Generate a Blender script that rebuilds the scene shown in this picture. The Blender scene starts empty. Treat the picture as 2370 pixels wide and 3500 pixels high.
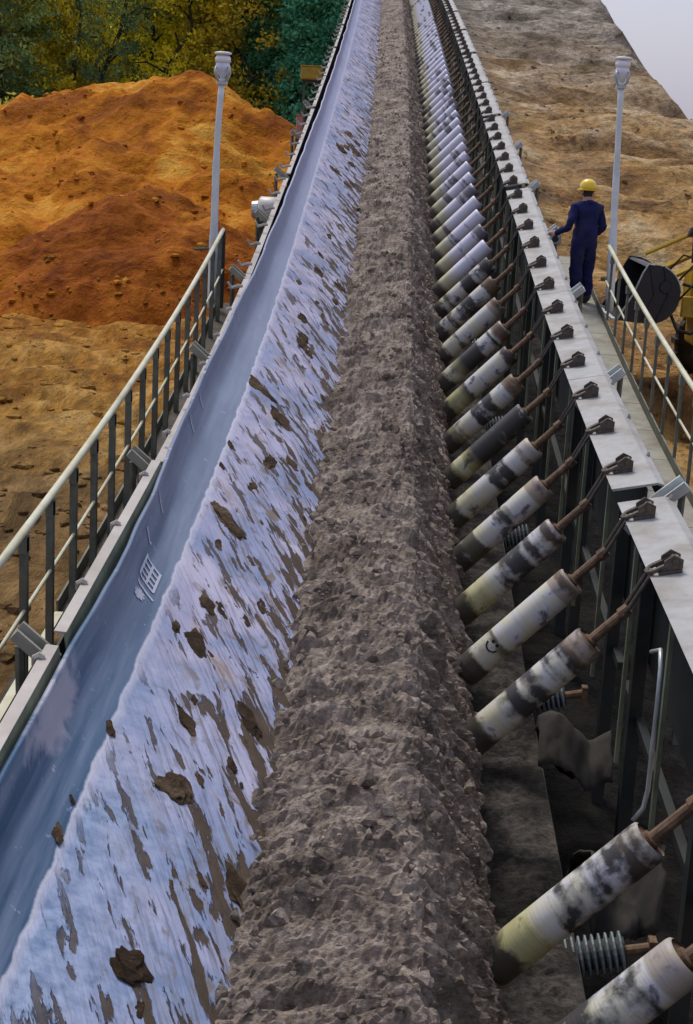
import bpy, math, random
import numpy as np
from mathutils import Vector, Matrix, noise as mn

random.seed(11)
rng = np.random.default_rng(5)
scn = bpy.context.scene
col = scn.collection

# ------------------------------------------------------------------ camera, world, sun, exposure
CAM_H = 6.5
YAW, PIT, ROL, TILT = -0.0199, 0.307, -0.052, 0.073636      # TILT: climb of the near stretch of the conveyor


def cam_axes():
    def w(a, b, d):
        x = a * math.cos(ROL) + b * math.sin(ROL)
        u = -a * math.sin(ROL) + b * math.cos(ROL)
        y = d * math.cos(PIT) + u * math.sin(PIT)
        z = -d * math.sin(PIT) + u * math.cos(PIT)
        X = x * math.cos(YAW) + y * math.sin(YAW)
        Y = -x * math.sin(YAW) + y * math.cos(YAW)
        c, s = math.cos(TILT), math.sin(TILT)
        return Vector((X, Y * c - z * s, Y * s + z * c))
    return w(1, 0, 0), w(0, 1, 0), w(0, 0, 1)


cd = bpy.data.cameras.new("camera")
cam = bpy.data.objects.new("camera", cd)
col.objects.link(cam)
R_, U_, D_ = cam_axes()
m = Matrix((R_, U_, -D_)).transposed().to_4x4()
m.translation = (0, 0, CAM_H)
cam.matrix_world = m
cd.sensor_fit = 'VERTICAL'
cd.sensor_height = 36
cd.lens = 36 * 3500 / 2324
cd.clip_start = 0.1
cd.clip_end = 6000
scn.camera = cam

SUN_EL, SUN_AZ = math.radians(60), math.radians(-30)     # azimuth from +Y towards +X
wd = bpy.data.worlds.new("World")
scn.world = wd
wd.use_nodes = True
nt = wd.node_tree
for n in list(nt.nodes):
    nt.nodes.remove(n)
sky = nt.nodes.new("ShaderNodeTexSky")
sky.sky_type = 'NISHITA'
sky.sun_disc = False
sky.sun_elevation = SUN_EL
sky.sun_rotation = SUN_AZ
sky.dust_density = 4
sky.air_density = 1.0
bg1 = nt.nodes.new("ShaderNodeBackground")
bg1.inputs[1].default_value = 0.05
bg2 = nt.nodes.new("ShaderNodeBackground")               # the overcast sheet over it
bg2.inputs[0].default_value = (0.58, 0.58, 0.76, 1)
bg2.inputs[1].default_value = 0.41
ad = nt.nodes.new("ShaderNodeAddShader")
ow = nt.nodes.new("ShaderNodeOutputWorld")
nt.links.new(sky.outputs[0], bg1.inputs[0])
nt.links.new(bg1.outputs[0], ad.inputs[0])
nt.links.new(bg2.outputs[0], ad.inputs[1])
nt.links.new(ad.outputs[0], ow.inputs[0])
sl = bpy.data.lights.new("sun", 'SUN')
sl.energy = 1.5
sl.angle = math.radians(18)
sl.color = (1.0, 0.95, 0.87)
so = bpy.data.objects.new("sun", sl)
col.objects.link(so)
sd = Vector((math.sin(SUN_AZ) * math.cos(SUN_EL), math.cos(SUN_AZ) * math.cos(SUN_EL), math.sin(SUN_EL)))
so.rotation_euler = (-sd).to_track_quat('-Z', 'Y').to_euler()
so.location = sd * 60
scn.view_settings.view_transform = 'Standard'
scn.view_settings.look = 'None'
scn.view_settings.exposure = 0.50
scn.view_settings.gamma = 1.0
scn.view_settings.use_curve_mapping = False
scn.render.engine = 'CYCLES'

# ------------------------------------------------------------------ the conveyor's path
DS = 0.05
SG = np.arange(0, 170, DS)
K0, KS, KL, KX = 0.0097 / 1.17, 8.5 * 1.17, 9.2566 * 1.17, -0.0003 / 1.17
TH = K0 * np.clip(SG - KS, 0, KL)
PS = KX * np.clip(SG - 8 * 1.17, 0, None)
PX = np.cumsum(np.sin(PS)) * DS
PY = np.cumsum(np.cos(PS) * np.cos(TH)) * DS
PZ = np.cumsum(np.sin(TH)) * DS
CT, ST = math.cos(TILT), math.sin(TILT)


def P(s, lx, lz):
    """point at arc length s, lateral lx, height lz over the reference line (camera height)"""
    s = np.asarray(s, float); lx = np.asarray(lx, float); lz = np.asarray(lz, float)
    th = np.interp(s, SG, TH); ps = np.interp(s, SG, PS)
    x = np.interp(s, SG, PX) + lx * np.cos(ps)
    y = np.interp(s, SG, PY) - lx * np.sin(ps) - lz * np.sin(th)
    z = np.interp(s, SG, PZ) + lz * np.cos(th)
    return np.stack(np.broadcast_arrays(x, y * CT - z * ST, y * ST + z * CT + CAM_H), -1)


def PV(s, lx, lz):
    return Vector(P(s, lx, lz).tolist())


def incline(s):
    return float(np.interp(s, SG, TH)) + TILT


LEVEL = -3.44                       # plane of the idler hooks
_s = np.arange(2, 168, 0.1)
_w = P(_s, 0, LEVEL)


def ramp_z(y):
    return np.interp(y, _w[:, 1], _w[:, 2]) - 3.0


# ------------------------------------------------------------------ mesh helpers
class MB:
    def __init__(self):
        self.v = []; self.f = []; self.uv = None

    def quad_strip(self, rings, closed=True, caps=True):
        b = len(self.v); n = len(rings[0])
        for r in rings:
            self.v += [tuple(p) for p in r]
        for i in range(len(rings) - 1):
            for j in range(n if closed else n - 1):
                k = (j + 1) % n
                self.f.append((b + i * n + j, b + i * n + k, b + (i + 1) * n + k, b + (i + 1) * n + j))
        if caps and closed:
            self.f.append(tuple(b + j for j in range(n))[::-1])
            self.f.append(tuple(b + (len(rings) - 1) * n + j for j in range(n)))
        return self

    def tube(self, pts, r, seg=8, caps=True):
        pts = [Vector(p) for p in pts]
        rr = r if isinstance(r, (list, tuple)) else [r] * len(pts)
        rings = []
        prev = None
        for i, p in enumerate(pts):
            a = pts[max(i - 1, 0)]; c = pts[min(i + 1, len(pts) - 1)]
            d = (c - a).normalized()
            if prev is None:
                ref = Vector((0, 0, 1)) if abs(d.z) < 0.9 else Vector((1, 0, 0))
                e1 = d.cross(ref).normalized()
            else:
                e1 = (prev - d * prev.dot(d)).normalized()
            prev = e1
            e2 = d.cross(e1)
            rings.append([p + (e1 * math.cos(t) + e2 * math.sin(t)) * rr[i] for t in [2 * math.pi * k / seg for k in range(seg)]])
        return self.quad_strip(rings, True, caps)

    def lathe(self, base, axis, prof, seg=16):
        axis = Vector(axis).normalized(); base = Vector(base)
        ref = Vector((0, 0, 1)) if abs(axis.z) < 0.9 else Vector((1, 0, 0))
        e1 = axis.cross(ref).normalized(); e2 = axis.cross(e1)
        rings = [[base + axis * h + (e1 * math.cos(2 * math.pi * k / seg) + e2 * math.sin(2 * math.pi * k / seg)) * r for k in range(seg)] for h, r in prof]
        return self.quad_strip(rings, True, True)

    def box(self, c, sx, sy, sz, M=None):
        b = len(self.v); c = Vector(c)
        for dx in (-.5, .5):
            for dy in (-.5, .5):
                for dz in (-.5, .5):
                    q = Vector((dx * sx, dy * sy, dz * sz))
                    if M is not None:
                        q = M @ q
                    self.v.append(tuple(c + q))
        for f in ((0, 1, 3, 2), (4, 6, 7, 5), (0, 4, 5, 1), (2, 3, 7, 6), (0, 2, 6, 4), (1, 5, 7, 3)):
            self.f.append(tuple(b + i for i in f))
        return self

    def sweep(self, prof, ss, lz0=0.0):
        """closed profile [(lx,lz)] swept along the conveyor path"""
        rings = [[P(s, x, z + lz0).tolist() for x, z in prof] for s in ss]
        return self.quad_strip(rings, True, True)

    def build(self, name, mat, parent=None, smooth=False, bevel=0.0):
        me = bpy.data.meshes.new(name)
        v = self.v
        if parent is not None and parent.get('_abs'):
            inv = parent.matrix_basis.inverted()
            v = [tuple(inv @ Vector(p)) for p in v]
        me.from_pydata(v, [], self.f)
        me.validate()
        if smooth:
            me.polygons.foreach_set('use_smooth', [True] * len(me.polygons))
        me.materials.append(mat)
        o = bpy.data.objects.new(name, me)
        col.objects.link(o)
        if parent is not None:
            o.parent = parent
        if bevel:
            b = o.modifiers.new('bevel', 'BEVEL'); b.width = bevel; b.segments = 2; b.limit_method = 'ANGLE'
        return o


def tag(o, label=None, cat=None, group=None, kind=None):
    if label: o['label'] = label
    if cat: o['category'] = cat
    if group: o['group'] = group
    if kind: o['kind'] = kind
    return o


ABS = []


def empty(name, loc=(0, 0, 0), rot=(0, 0, 0), absolute=True):
    o = bpy.data.objects.new(name, None)
    o.location = loc
    o.rotation_euler = rot
    o.empty_display_size = 0.2
    col.objects.link(o)
    o.matrix_basis = Matrix.LocRotScale(Vector(loc), o.rotation_euler, None)
    if absolute:
        o['_abs'] = 1; ABS.append(o)
    return o


def inst(me, name, parent, loc=(0, 0, 0), rot=(0, 0, 0), scale=(1, 1, 1)):
    o = bpy.data.objects.new(name, me)
    o.parent = parent
    o.location = loc; o.rotation_euler = rot; o.scale = scale
    col.objects.link(o)
    return o


def grid_mesh(name, V, mat, parent=None, UV=None, smooth=True):
    """V: (n,m,3) array"""
    n, m_ = V.shape[:2]
    me = bpy.data.meshes.new(name)
    idx = np.arange(n * m_).reshape(n, m_)
    q = np.stack([idx[:-1, :-1], idx[:-1, 1:], idx[1:, 1:], idx[1:, :-1]], -1).reshape(-1, 4)
    me.vertices.add(n * m_); me.vertices.foreach_set('co', V.reshape(-1).astype(np.float32))
    me.loops.add(q.size); me.loops.foreach_set('vertex_index', q.reshape(-1).astype(np.int32))
    me.polygons.add(len(q)); me.polygons.foreach_set('loop_start', np.arange(0, q.size, 4, dtype=np.int32))
    me.polygons.foreach_set('loop_total', np.full(len(q), 4, np.int32))
    me.polygons.foreach_set('use_smooth', np.full(len(q), smooth))
    if UV is not None:
        l = me.uv_layers.new(name='UVMap')
        l.data.foreach_set('uv', UV.reshape(-1, 2)[q.reshape(-1)].reshape(-1).astype(np.float32))
    me.update(); me.validate()
    me.materials.append(mat)
    o = bpy.data.objects.new(name, me)
    col.objects.link(o)
    if parent is not None: o.parent = parent
    return o


def fbm(x, y, z, H=0.9, lac=2.1, octv=5):
    f = mn.fractal
    return np.array([f((a, b, c), H, lac, octv, noise_basis='PERLIN_ORIGINAL') for a, b, c in zip(np.ravel(x), np.ravel(y), np.ravel(z))]).reshape(np.shape(x))


# ------------------------------------------------------------------ material helpers
class NT:
    def __init__(self, name):
        self.m = bpy.data.materials.new(name)
        self.m.use_nodes = True
        self.t = self.m.node_tree
        self.b = self.t.nodes['Principled BSDF']
        self.out = self.t.nodes['Material Output']

    def n(self, typ, _out=0, **kw):
        nd = self.t.nodes.new('ShaderNode' + typ)
        for k, v in kw.items():
            if k.startswith('i_'):
                key = k[2:]
                key = int(key) if key.isdigit() else key.replace('_', ' ')
                self.set(nd.inputs[key], v)
            else:
                setattr(nd, k, v)
        return nd

    def set(self, sock, v):
        if isinstance(v, bpy.types.NodeSocket):
            self.t.links.new(v, sock)
        else:
            if isinstance(v, tuple) and len(v) == 3 and sock.type == 'RGBA':
                v = v + (1,)
            sock.default_value = v

    def noise(self, vec, scale, detail=5, rough=0.6, dist=0.0):
        return self.n('TexNoise', i_Vector=vec, i_Scale=scale, i_Detail=detail, i_Roughness=rough, i_Distortion=dist).outputs[0]

    def ramp(self, fac, stops, interp='LINEAR'):
        r = self.n('ValToRGB', i_Fac=fac)
        e = r.color_ramp.elements
        r.color_ramp.interpolation = interp
        while len(e) < len(stops): e.new(0.5)
        for el, (p, c) in zip(e, stops):
            el.position = p
            el.color = (c, c, c, 1) if isinstance(c, (int, float)) else tuple(c) + (1,)
        return r.outputs[0]

    def mix(self, fac, a, b, mode='MIX'):
        x = self.n('Mix', data_type='RGBA', blend_type=mode)
        self.set(x.inputs[0], fac); self.set(x.inputs[6], a); self.set(x.inputs[7], b)
        return x.outputs[2]

    def math(self, op, a, b=0.0, c=None):
        x = self.n('Math', operation=op)
        self.set(x.inputs[0], a); self.set(x.inputs[1], b)
        if c is not None: self.set(x.inputs[2], c)
        return x.outputs[0]

    def mapping(self, vec, loc=(0, 0, 0), rot=(0, 0, 0), scale=(1, 1, 1)):
        return self.n('Mapping', i_Vector=vec, i_Location=loc, i_Rotation=rot, i_Scale=scale).outputs[0]

    def bump(self, h, strength=0.5, dist=0.02, normal=None):
        x = self.n('Bump', i_Strength=strength, i_Distance=dist, i_Height=h)
        if normal is not None: self.set(x.inputs['Normal'], normal)
        return x.outputs[0]

    def obj(self):
        return self.n('TexCoord').outputs['Object']

    def geo(self):
        return self.n('NewGeometry').outputs['Position']

    def uv(self):
        return self.n('TexCoord').outputs['UV']

    def done(self, color, rough=0.7, normal=None, metal=0.0, spec=0.5):
        self.set(self.b.inputs['Base Color'], color)
        self.set(self.b.inputs['Roughness'], rough)
        self.set(self.b.inputs['Metallic'], metal)
        self.set(self.b.inputs['Specular IOR Level'], spec)
        if normal is not None: self.set(self.b.inputs['Normal'], normal)
        return self.m


def worn(name, c1, c2, scale=6.0, rough=0.6, metal=0.0, dirt=(0.10, 0.07, 0.045), amount=0.45, bump=0.25, spec=0.4):
    """painted or bare steel with blotches and dust"""
    t = NT(name)
    p = t.geo()
    a = t.noise(p, scale, 6, 0.65)
    b = t.noise(p, scale * 0.33, 4, 0.6, 0.4)
    base = t.mix(t.ramp(a, [(0.35, 0.0), (0.65, 1.0)]), c1, c2)
    d = t.math('MULTIPLY', t.ramp(b, [(0.45, 0.0), (0.72, 1.0)]), amount)
    colr = t.mix(d, base, dirt)
    return t.done(colr, rough, t.bump(a, bump, 0.004), metal, spec)


M = {}
M['plate'] = worn('plate_paint', (0.292, 0.296, 0.286), (0.361, 0.365, 0.352), 7.0, 0.55, 0, (0.172, 0.148, 0.114), 0.75, 0.2)
M['plate_left'] = worn('plate_left_paint', (0.368, 0.336, 0.304), (0.448, 0.416, 0.376), 4.0, 0.55, 0, (0.176, 0.160, 0.120), 0.5, 0.1)
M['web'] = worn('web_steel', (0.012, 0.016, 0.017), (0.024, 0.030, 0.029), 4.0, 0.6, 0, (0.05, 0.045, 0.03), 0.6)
M['post'] = worn('post_paint', (0.144, 0.173, 0.115), (0.216, 0.240, 0.158), 6.0, 0.6, 0, (0.043, 0.038, 0.022), 0.7)
M['rail'] = worn('rail_paint', (0.508, 0.487, 0.320), (0.590, 0.605, 0.464), 5.0, 0.5, 0, (0.246, 0.185, 0.080), 0.5)
M['rail_post'] = worn('rail_post_paint', (0.09, 0.10, 0.08), (0.16, 0.17, 0.13), 7.0, 0.6, 0, (0.08, 0.055, 0.03), 0.6)
M['deck'] = worn('deck_steel', (0.24, 0.24, 0.20), (0.34, 0.33, 0.27), 5.0, 0.8, 0, (0.12, 0.10, 0.07), 0.6, 0.5)
M['deck_dark'] = worn('deck_dark_steel', (0.045, 0.04, 0.032), (0.09, 0.075, 0.055), 5.0, 0.85, 0, (0.14, 0.10, 0.06), 0.5, 0.6)
M['rust'] = worn('rusty_steel', (0.10, 0.055, 0.03), (0.22, 0.14, 0.08), 22.0, 0.75, 0.1, (0.04, 0.03, 0.025), 0.7, 0.5)
M['iron'] = worn('dark_iron', (0.05, 0.045, 0.04), (0.11, 0.09, 0.075), 25.0, 0.6, 0.2, (0.16, 0.10, 0.05), 0.4, 0.5)
M['galv'] = worn('galvanised', (0.42, 0.47, 0.47), (0.58, 0.62, 0.62), 9.0, 0.42, 0.35, (0.2, 0.18, 0.14), 0.4, 0.1)
M['pole'] = worn('pole_paint', (0.598, 0.676, 0.725), (0.754, 0.800, 0.800), 4.0, 0.45, 0.1, (0.442, 0.429, 0.413), 0.4, 0.1)
M['lamp_white'] = worn('lamp_white', (0.784, 0.784, 0.821), (0.850, 0.850, 0.850), 6.0, 0.35, 0, (0.448, 0.448, 0.432), 0.2, 0.05)
M['lamp_blue'] = worn('lamp_glass', (0.625, 0.650, 0.782), (0.775, 0.800, 0.850), 6.0, 0.15, 0, (0.500, 0.500, 0.517), 0.2, 0.02, 0.6)
M['yellow'] = worn('machine_yellow', (0.52, 0.32, 0.015), (0.62, 0.40, 0.03), 4.0, 0.45, 0, (0.14, 0.09, 0.03), 0.6, 0.1)
M['black'] = worn('black_steel', (0.010, 0.011, 0.014), (0.022, 0.024, 0.03), 3.0, 0.38, 0, (0.05, 0.04, 0.03), 0.4, 0.15)
M['rubber'] = worn('rubber', (0.012, 0.012, 0.012), (0.03, 0.028, 0.026), 6.0, 0.75, 0, (0.09, 0.07, 0.045), 0.6, 0.5)
M['sheet'] = worn('torn_rubber', (0.022, 0.021, 0.02), (0.045, 0.042, 0.036), 6.0, 0.85, 0, (0.08, 0.068, 0.05), 0.6, 0.8)
M['ribs'] = worn('disc_rubber', (0.12, 0.17, 0.19), (0.24, 0.28, 0.29), 20.0, 0.6, 0, (0.06, 0.05, 0.04), 0.5, 0.3)
M['white'] = worn('white_paint', (0.62, 0.60, 0.55), (0.74, 0.72, 0.68), 4.0, 0.4, 0, (0.3, 0.25, 0.2), 0.4, 0.1)
M['red'] = worn('red_paint', (0.55, 0.16, 0.12), (0.65, 0.30, 0.24), 6.0, 0.5, 0, (0.4, 0.25, 0.2), 0.4, 0.1)
M['mark'] = NT('white_print').done((0.50, 0.53, 0.62), 0.8)
M['ink'] = NT('black_ink').done((0.012, 0.012, 0.010), 0.8)


def soil(name, stops, scale=0.35, fine=4.0, bump=0.8, bdist=0.12, rough=0.95, streak=None, speck=None):
    t = NT(name)
    p = t.geo()
    q = t.mapping(p, scale=streak) if streak else p
    a = t.noise(q, scale, 8, 0.62, 0.5)
    f = t.noise(p, fine, 8, 0.7)
    g = t.noise(p, fine * 0.25, 5, 0.6, 0.3)
    c = t.ramp(a, stops)
    c = t.mix(t.ramp(f, [(0.3, 0.75), (0.7, 0.0)]), c, (0.0, 0.0, 0.0), 'SOFT_LIGHT')
    if speck:
        v = t.n('TexVoronoi', i_Vector=p, i_Scale=speck[0]).outputs[0]
        s = t.ramp(v, [(0.06, 1.0), (0.14, 0.0)])
        s = t.math('MULTIPLY', s, t.ramp(g, [(0.5, 0.0), (0.6, 1.0)]))
        c = t.mix(s, c, speck[1])
    h = t.math('ADD', t.math('MULTIPLY', g, 1.6), t.math('MULTIPLY', f, 0.6))
    return t.done(c, rough, t.bump(h, bump, bdist), 0, 0.15)


M['mound'] = soil('mound_sand', [(0.376, (0.326, 0.106, 0.008)), (0.457, (0.494, 0.187, 0.010)), (0.537, (0.611, 0.262, 0.018)), (0.624, (0.731, 0.425, 0.075))], 0.16, 1.8, 1.0, 0.45, speck=(1.3, (0.117, 0.056, 0.010)))
M['lobe'] = soil('mound_sand_shaded', [(0.364, (0.207, 0.055, 0.005)), (0.469, (0.329, 0.097, 0.006)), (0.574, (0.413, 0.136, 0.010)), (0.674, (0.583, 0.239, 0.024))], 0.2, 2.0, 1.0, 0.4, speck=(1.1, (0.086, 0.034, 0.010)))  # front heap: its shaded face painted in as a darker, redder sand


def ground_mat():
    t = NT('ground_soil')
    p = t.geo()
    pm = t.mapping(p, scale=(1.0, 0.35, 1.0))
    a = t.noise(pm, 0.22, 9, 0.65, 0.8)
    f = t.noise(pm, 3.4, 8, 0.7)
    g = t.noise(pm, 0.9, 7, 0.66, 0.5)
    y = t.n('SeparateXYZ', i_0=p).outputs[1]
    yn = t.math('DIVIDE', t.math('ADD', y, t.math('MULTIPLY', t.math('SUBTRACT', a, 0.5), 26.0)), 100.0)
    tan = t.ramp(g, [(0.376, (0.28, 0.13, 0.022)), (0.500, (0.50, 0.27, 0.055)), (0.624, (0.64, 0.40, 0.14))])
    drk = t.ramp(g, [(0.376, (0.13, 0.08, 0.03)), (0.500, (0.24, 0.145, 0.055)), (0.624, (0.38, 0.24, 0.095))])
    c = t.mix(t.ramp(yn, [(0.26, 0.0), (0.38, 1.0)]), drk, tan)
    c = t.mix(t.ramp(yn, [(0.37, 0.0), (0.52, 0.9)]), c, t.ramp(g, [(0.40, (0.25, 0.085, 0.009)), (0.5, (0.40, 0.16, 0.014)), (0.60, (0.52, 0.25, 0.04))]))
    c = t.mix(t.ramp(f, [(0.35, 0.6), (0.6, 0.0)]), c, (0.05, 0.03, 0.012))
    h = t.math('ADD', t.math('MULTIPLY', g, 2.2), t.math('MULTIPLY', f, 0.9))
    return t.done(c, 0.95, t.bump(h, 1.0, 0.25), 0, 0.12)


M['ground'] = ground_mat()


def bank_mat():
    t = NT('bank_clay')
    p = t.geo()
    sp = t.n('SeparateXYZ', i_0=p)
    x, y = sp.outputs[0], sp.outputs[1]
    pm = t.mapping(p, scale=(0.780, 0.576, 0.780))
    a = t.noise(t.mapping(p, scale=(0.384, 0.256, 0.780)), 1.0, 8, 0.62, 0.3)
    g = t.noise(pm, 0.55, 7, 0.62, 0.3)
    f = t.noise(pm, 4.0, 8, 0.7)
    w = t.math('MULTIPLY', t.math('SUBTRACT', t.noise(p, 0.11, 4, 0.6), 0.5), 1.0)
    c = t.ramp(a, [(0.364, (0.128, 0.083, 0.049)), (0.450, (0.333, 0.237, 0.141)), (0.512, (0.512, 0.384, 0.243)), (0.562, (0.384, 0.301, 0.205)), (0.649, (0.780, 0.666, 0.499))])
    yn = t.math('DIVIDE', t.math('ADD', y, t.math('MULTIPLY', w, 38.0)), 100.0)
    och = t.ramp(yn, [(0.34, 1.0), (0.72, 0.15)])
    c = t.mix(t.math('MULTIPLY', och, 0.85), c, t.ramp(g, [(0.364, (0.256, 0.109, 0.020)), (0.488, (0.614, 0.333, 0.083)), (0.574, (0.717, 0.461, 0.179)), (0.655, (0.780, 0.614, 0.333))]))
    gr = t.ramp(yn, [(0.62, 0.0), (0.95, 0.85)])
    c = t.mix(gr, c, t.ramp(a, [(0.376, (0.115, 0.109, 0.090)), (0.500, (0.307, 0.282, 0.243)), (0.636, (0.512, 0.474, 0.422))]))
    # dark spillage along the conveyor, and the shade beneath it painted in
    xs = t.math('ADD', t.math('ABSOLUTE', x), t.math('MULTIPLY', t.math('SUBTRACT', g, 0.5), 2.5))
    spm = t.math('MULTIPLY', t.ramp(t.math('DIVIDE', xs, 10.0), [(0.33, 1.0), (0.46, 0.0)]), t.ramp(t.math('DIVIDE', y, 100.0), [(0.30, 1.0), (0.50, 0.45)]))
    c = t.mix(spm, c, t.ramp(f, [(0.376, (0.025, 0.023, 0.02)), (0.624, (0.10, 0.092, 0.075))]))
    c = t.mix(t.ramp(f, [(0.34, 0.65), (0.58, 0.0)]), c, (0.05, 0.035, 0.02))
    und = t.math('MULTIPLY', t.ramp(t.math('DIVIDE', xs, 10.0), [(0.24, 1.0), (0.30, 0.0)]), t.ramp(t.math('DIVIDE', y, 100.0), [(0.5, 0.95), (0.7, 0.3)]))  # painted shade: the ground under the conveyor goes near black
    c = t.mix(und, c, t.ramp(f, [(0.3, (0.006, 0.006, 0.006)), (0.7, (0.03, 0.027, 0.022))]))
    h = t.math('ADD', t.math('MULTIPLY', a, 2.0), t.math('ADD', t.math('MULTIPLY', g, 1.4), t.math('MULTIPLY', f, 0.5)))
    return t.done(c, 0.95, t.bump(h, 1.0, 0.5), 0, 0.12)


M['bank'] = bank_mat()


def load_mat(name, c0, c1, c2):
    t = NT(name)
    p = t.geo()
    a = t.noise(p, 2.2, 8, 0.65, 0.4)
    f = t.noise(p, 22.0, 8, 0.75)
    s = t.noise(t.mapping(p, scale=(1.0, 3.4, 3.4)), 7.0, 7, 0.7, 0.6)
    c = t.ramp(a, [(0.40, c0), (0.5, c1), (0.60, c2)])
    c = t.mix(t.ramp(f, [(0.35, 0.75), (0.6, 0.0)]), c, tuple(x * 0.35 for x in c0))
    c = t.mix(t.ramp(f, [(0.62, 0.0), (0.78, 0.6)]), c, tuple(min(1, x * 1.7) for x in c2))
    h = t.math('ADD', t.math('MULTIPLY', s, 1.2), f)
    return t.done(c, 0.95, t.bump(h, 0.8, 0.05), 0, 0.12)


M['load'] = load_mat('load_earth', (0.23, 0.188, 0.15), (0.40, 0.33, 0.27), (0.53, 0.445, 0.37))
M['spill'] = load_mat('spill_earth', (0.04, 0.038, 0.034), (0.08, 0.073, 0.064), (0.15, 0.133, 0.117))
M['clod'] = load_mat('clod_earth', (0.055, 0.036, 0.022), (0.11, 0.074, 0.045), (0.19, 0.135, 0.085))


def belt_mat():
    t = NT('belt_rubber_and_clay')
    uv = t.uv()
    sp = t.n('SeparateXYZ', i_0=uv)
    u, v = sp.outputs[0], sp.outputs[1]
    rot = t.mapping(uv, rot=(0, 0, math.radians(66.4)))
    s1 = t.noise(t.mapping(rot, scale=(1.7, 9.5, 1)), 1.0, 6, 0.6, 0.3)      # gaps torn in the clay
    s2 = t.noise(t.mapping(rot, scale=(1.8, 34.0, 1)), 1.0, 6, 0.65, 0.4)           # fine scrape marks
    b1 = t.noise(uv, 1.1, 6, 0.6, 0.5)
    b2 = t.noise(uv, 9.0, 6, 0.65)
    # bare rubber of the turned-up edge
    lon = t.noise(t.mapping(uv, scale=(9.0, 0.5, 1)), 1.0, 5, 0.6)
    sky_tint = t.math('ADD', v, t.math('MULTIPLY', t.math('SUBTRACT', b1, 0.5), 2.5))  # position along the belt that drives the painted sky reflection
    rub = t.ramp(t.math('DIVIDE', sky_tint, 40.0), [(0.15, (0.022, 0.075, 0.155)), (0.20, (0.05, 0.115, 0.205)), (0.26, (0.115, 0.155, 0.235)), (0.45, (0.20, 0.235, 0.33)), (0.85, (0.40, 0.40, 0.55))])  # sky's reflection painted into the rubber as blue, deepest at the near end
    rub = t.mix(t.ramp(lon, [(0.4, 0.0), (0.7, 0.55)]), rub, (0.30, 0.36, 0.48))
    rub = t.mix(t.ramp(b2, [(0.63, 0.0), (0.70, 0.8)]), rub, (0.50, 0.52, 0.62))
    # dried smear of clay on the edge
    dx = t.math('DIVIDE', t.math('SUBTRACT', u, 0.20), 0.20)
    dy = t.math('DIVIDE', t.math('SUBTRACT', v, 7.35), 0.62)
    rr = t.math('ADD', t.math('ADD', t.math('MULTIPLY', dx, dx), t.math('MULTIPLY', dy, dy)), t.math('MULTIPLY', t.math('SUBTRACT', t.noise(uv, 4.0, 6, 0.6, 0.6), 0.5), 3.2))
    rub = t.mix(t.ramp(rr, [(0.3, 0.75), (1.1, 0.0)]), rub, t.mix(b1, (0.30, 0.36, 0.46), (0.62, 0.56, 0.60)))
    # clay
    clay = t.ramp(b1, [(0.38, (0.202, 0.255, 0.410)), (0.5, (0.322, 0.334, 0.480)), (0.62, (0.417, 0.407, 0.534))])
    clay = t.mix(t.math('MULTIPLY', t.ramp(s2, [(0.40, 0.85), (0.50, 0.0)]), t.ramp(t.math('DIVIDE', u, 2.0), [(0.32, 0.25), (0.60, 1.0)])), clay, (0.13, 0.12, 0.14))
    sm_ = t.noise(t.mapping(rot, scale=(2.6, 5.0, 1)), 1.6, 6, 0.6, 0.8)
    clay = t.mix(t.math('MULTIPLY', t.ramp(sm_, [(0.56, 0.0), (0.66, 0.85)]), t.ramp(t.math('DIVIDE', u, 2.0), [(0.33, 0.3), (0.5, 1.0)])), clay, (0.16, 0.115, 0.075))
    tan = t.ramp(t.noise(t.mapping(rot, scale=(1.2, 3.2, 1)), 1.3, 5, 0.6), [(0.55, 0.0), (0.72, 0.5)])
    clay = t.mix(tan, clay, (0.34, 0.25, 0.17))
    wb = t.math('MULTIPLY', t.ramp(t.math('DIVIDE', sky_tint, 40.0), [(0.15, 0.75), (0.24, 0.0)]), t.ramp(t.math('DIVIDE', u, 2.0), [(0.36, 1.0), (0.72, 0.15)]))  # same painted sky reflection, laid over the near clay
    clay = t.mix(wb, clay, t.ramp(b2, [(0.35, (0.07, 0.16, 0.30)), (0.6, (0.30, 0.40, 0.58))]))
    # dirt showing where the clay is torn, more of it towards the load
    lim = t.ramp(t.math('DIVIDE', u, 2.0), [(0.30, 0.0), (0.38, 0.85), (0.60, 1.0)])
    gap = t.math('MULTIPLY', t.ramp(t.math('ADD', s1, t.ramp(t.math('DIVIDE', u, 2.0), [(0.58, 0.0), (0.86, 0.11)])), [(0.565, 0.0), (0.59, 1.0)]), lim)
    clay = t.mix(gap, clay, t.mix(b2, (0.02, 0.015, 0.011), (0.105, 0.07, 0.042)))
    # where rubber ends and clay begins
    e = t.math('ADD', u, t.math('MULTIPLY', t.math('SUBTRACT', t.noise(uv, 3.2, 5, 0.55), 0.5), 0.075))
    k = t.ramp(e, [(0.600, 0.0), (0.612, 1.0)])
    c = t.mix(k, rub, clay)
    line = t.math('MULTIPLY', t.ramp(e, [(0.588, 0.0), (0.600, 1.0)]), t.ramp(e, [(0.622, 1.0), (0.66, 0.0)]))
    c = t.mix(t.math('MULTIPLY', line, 0.55), c, (0.60, 0.61, 0.72))
    h = t.math('ADD', t.math('MULTIPLY', k, 0.6), t.math('ADD', t.math('MULTIPLY', gap, -1.6), t.math('MULTIPLY', t.math('MULTIPLY', s2, k), 0.7)))
    ro = t.mix(k, (0.42, 0.42, 0.42), (0.85, 0.85, 0.85))
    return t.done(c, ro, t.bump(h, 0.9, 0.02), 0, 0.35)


M['belt'] = belt_mat()


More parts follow.
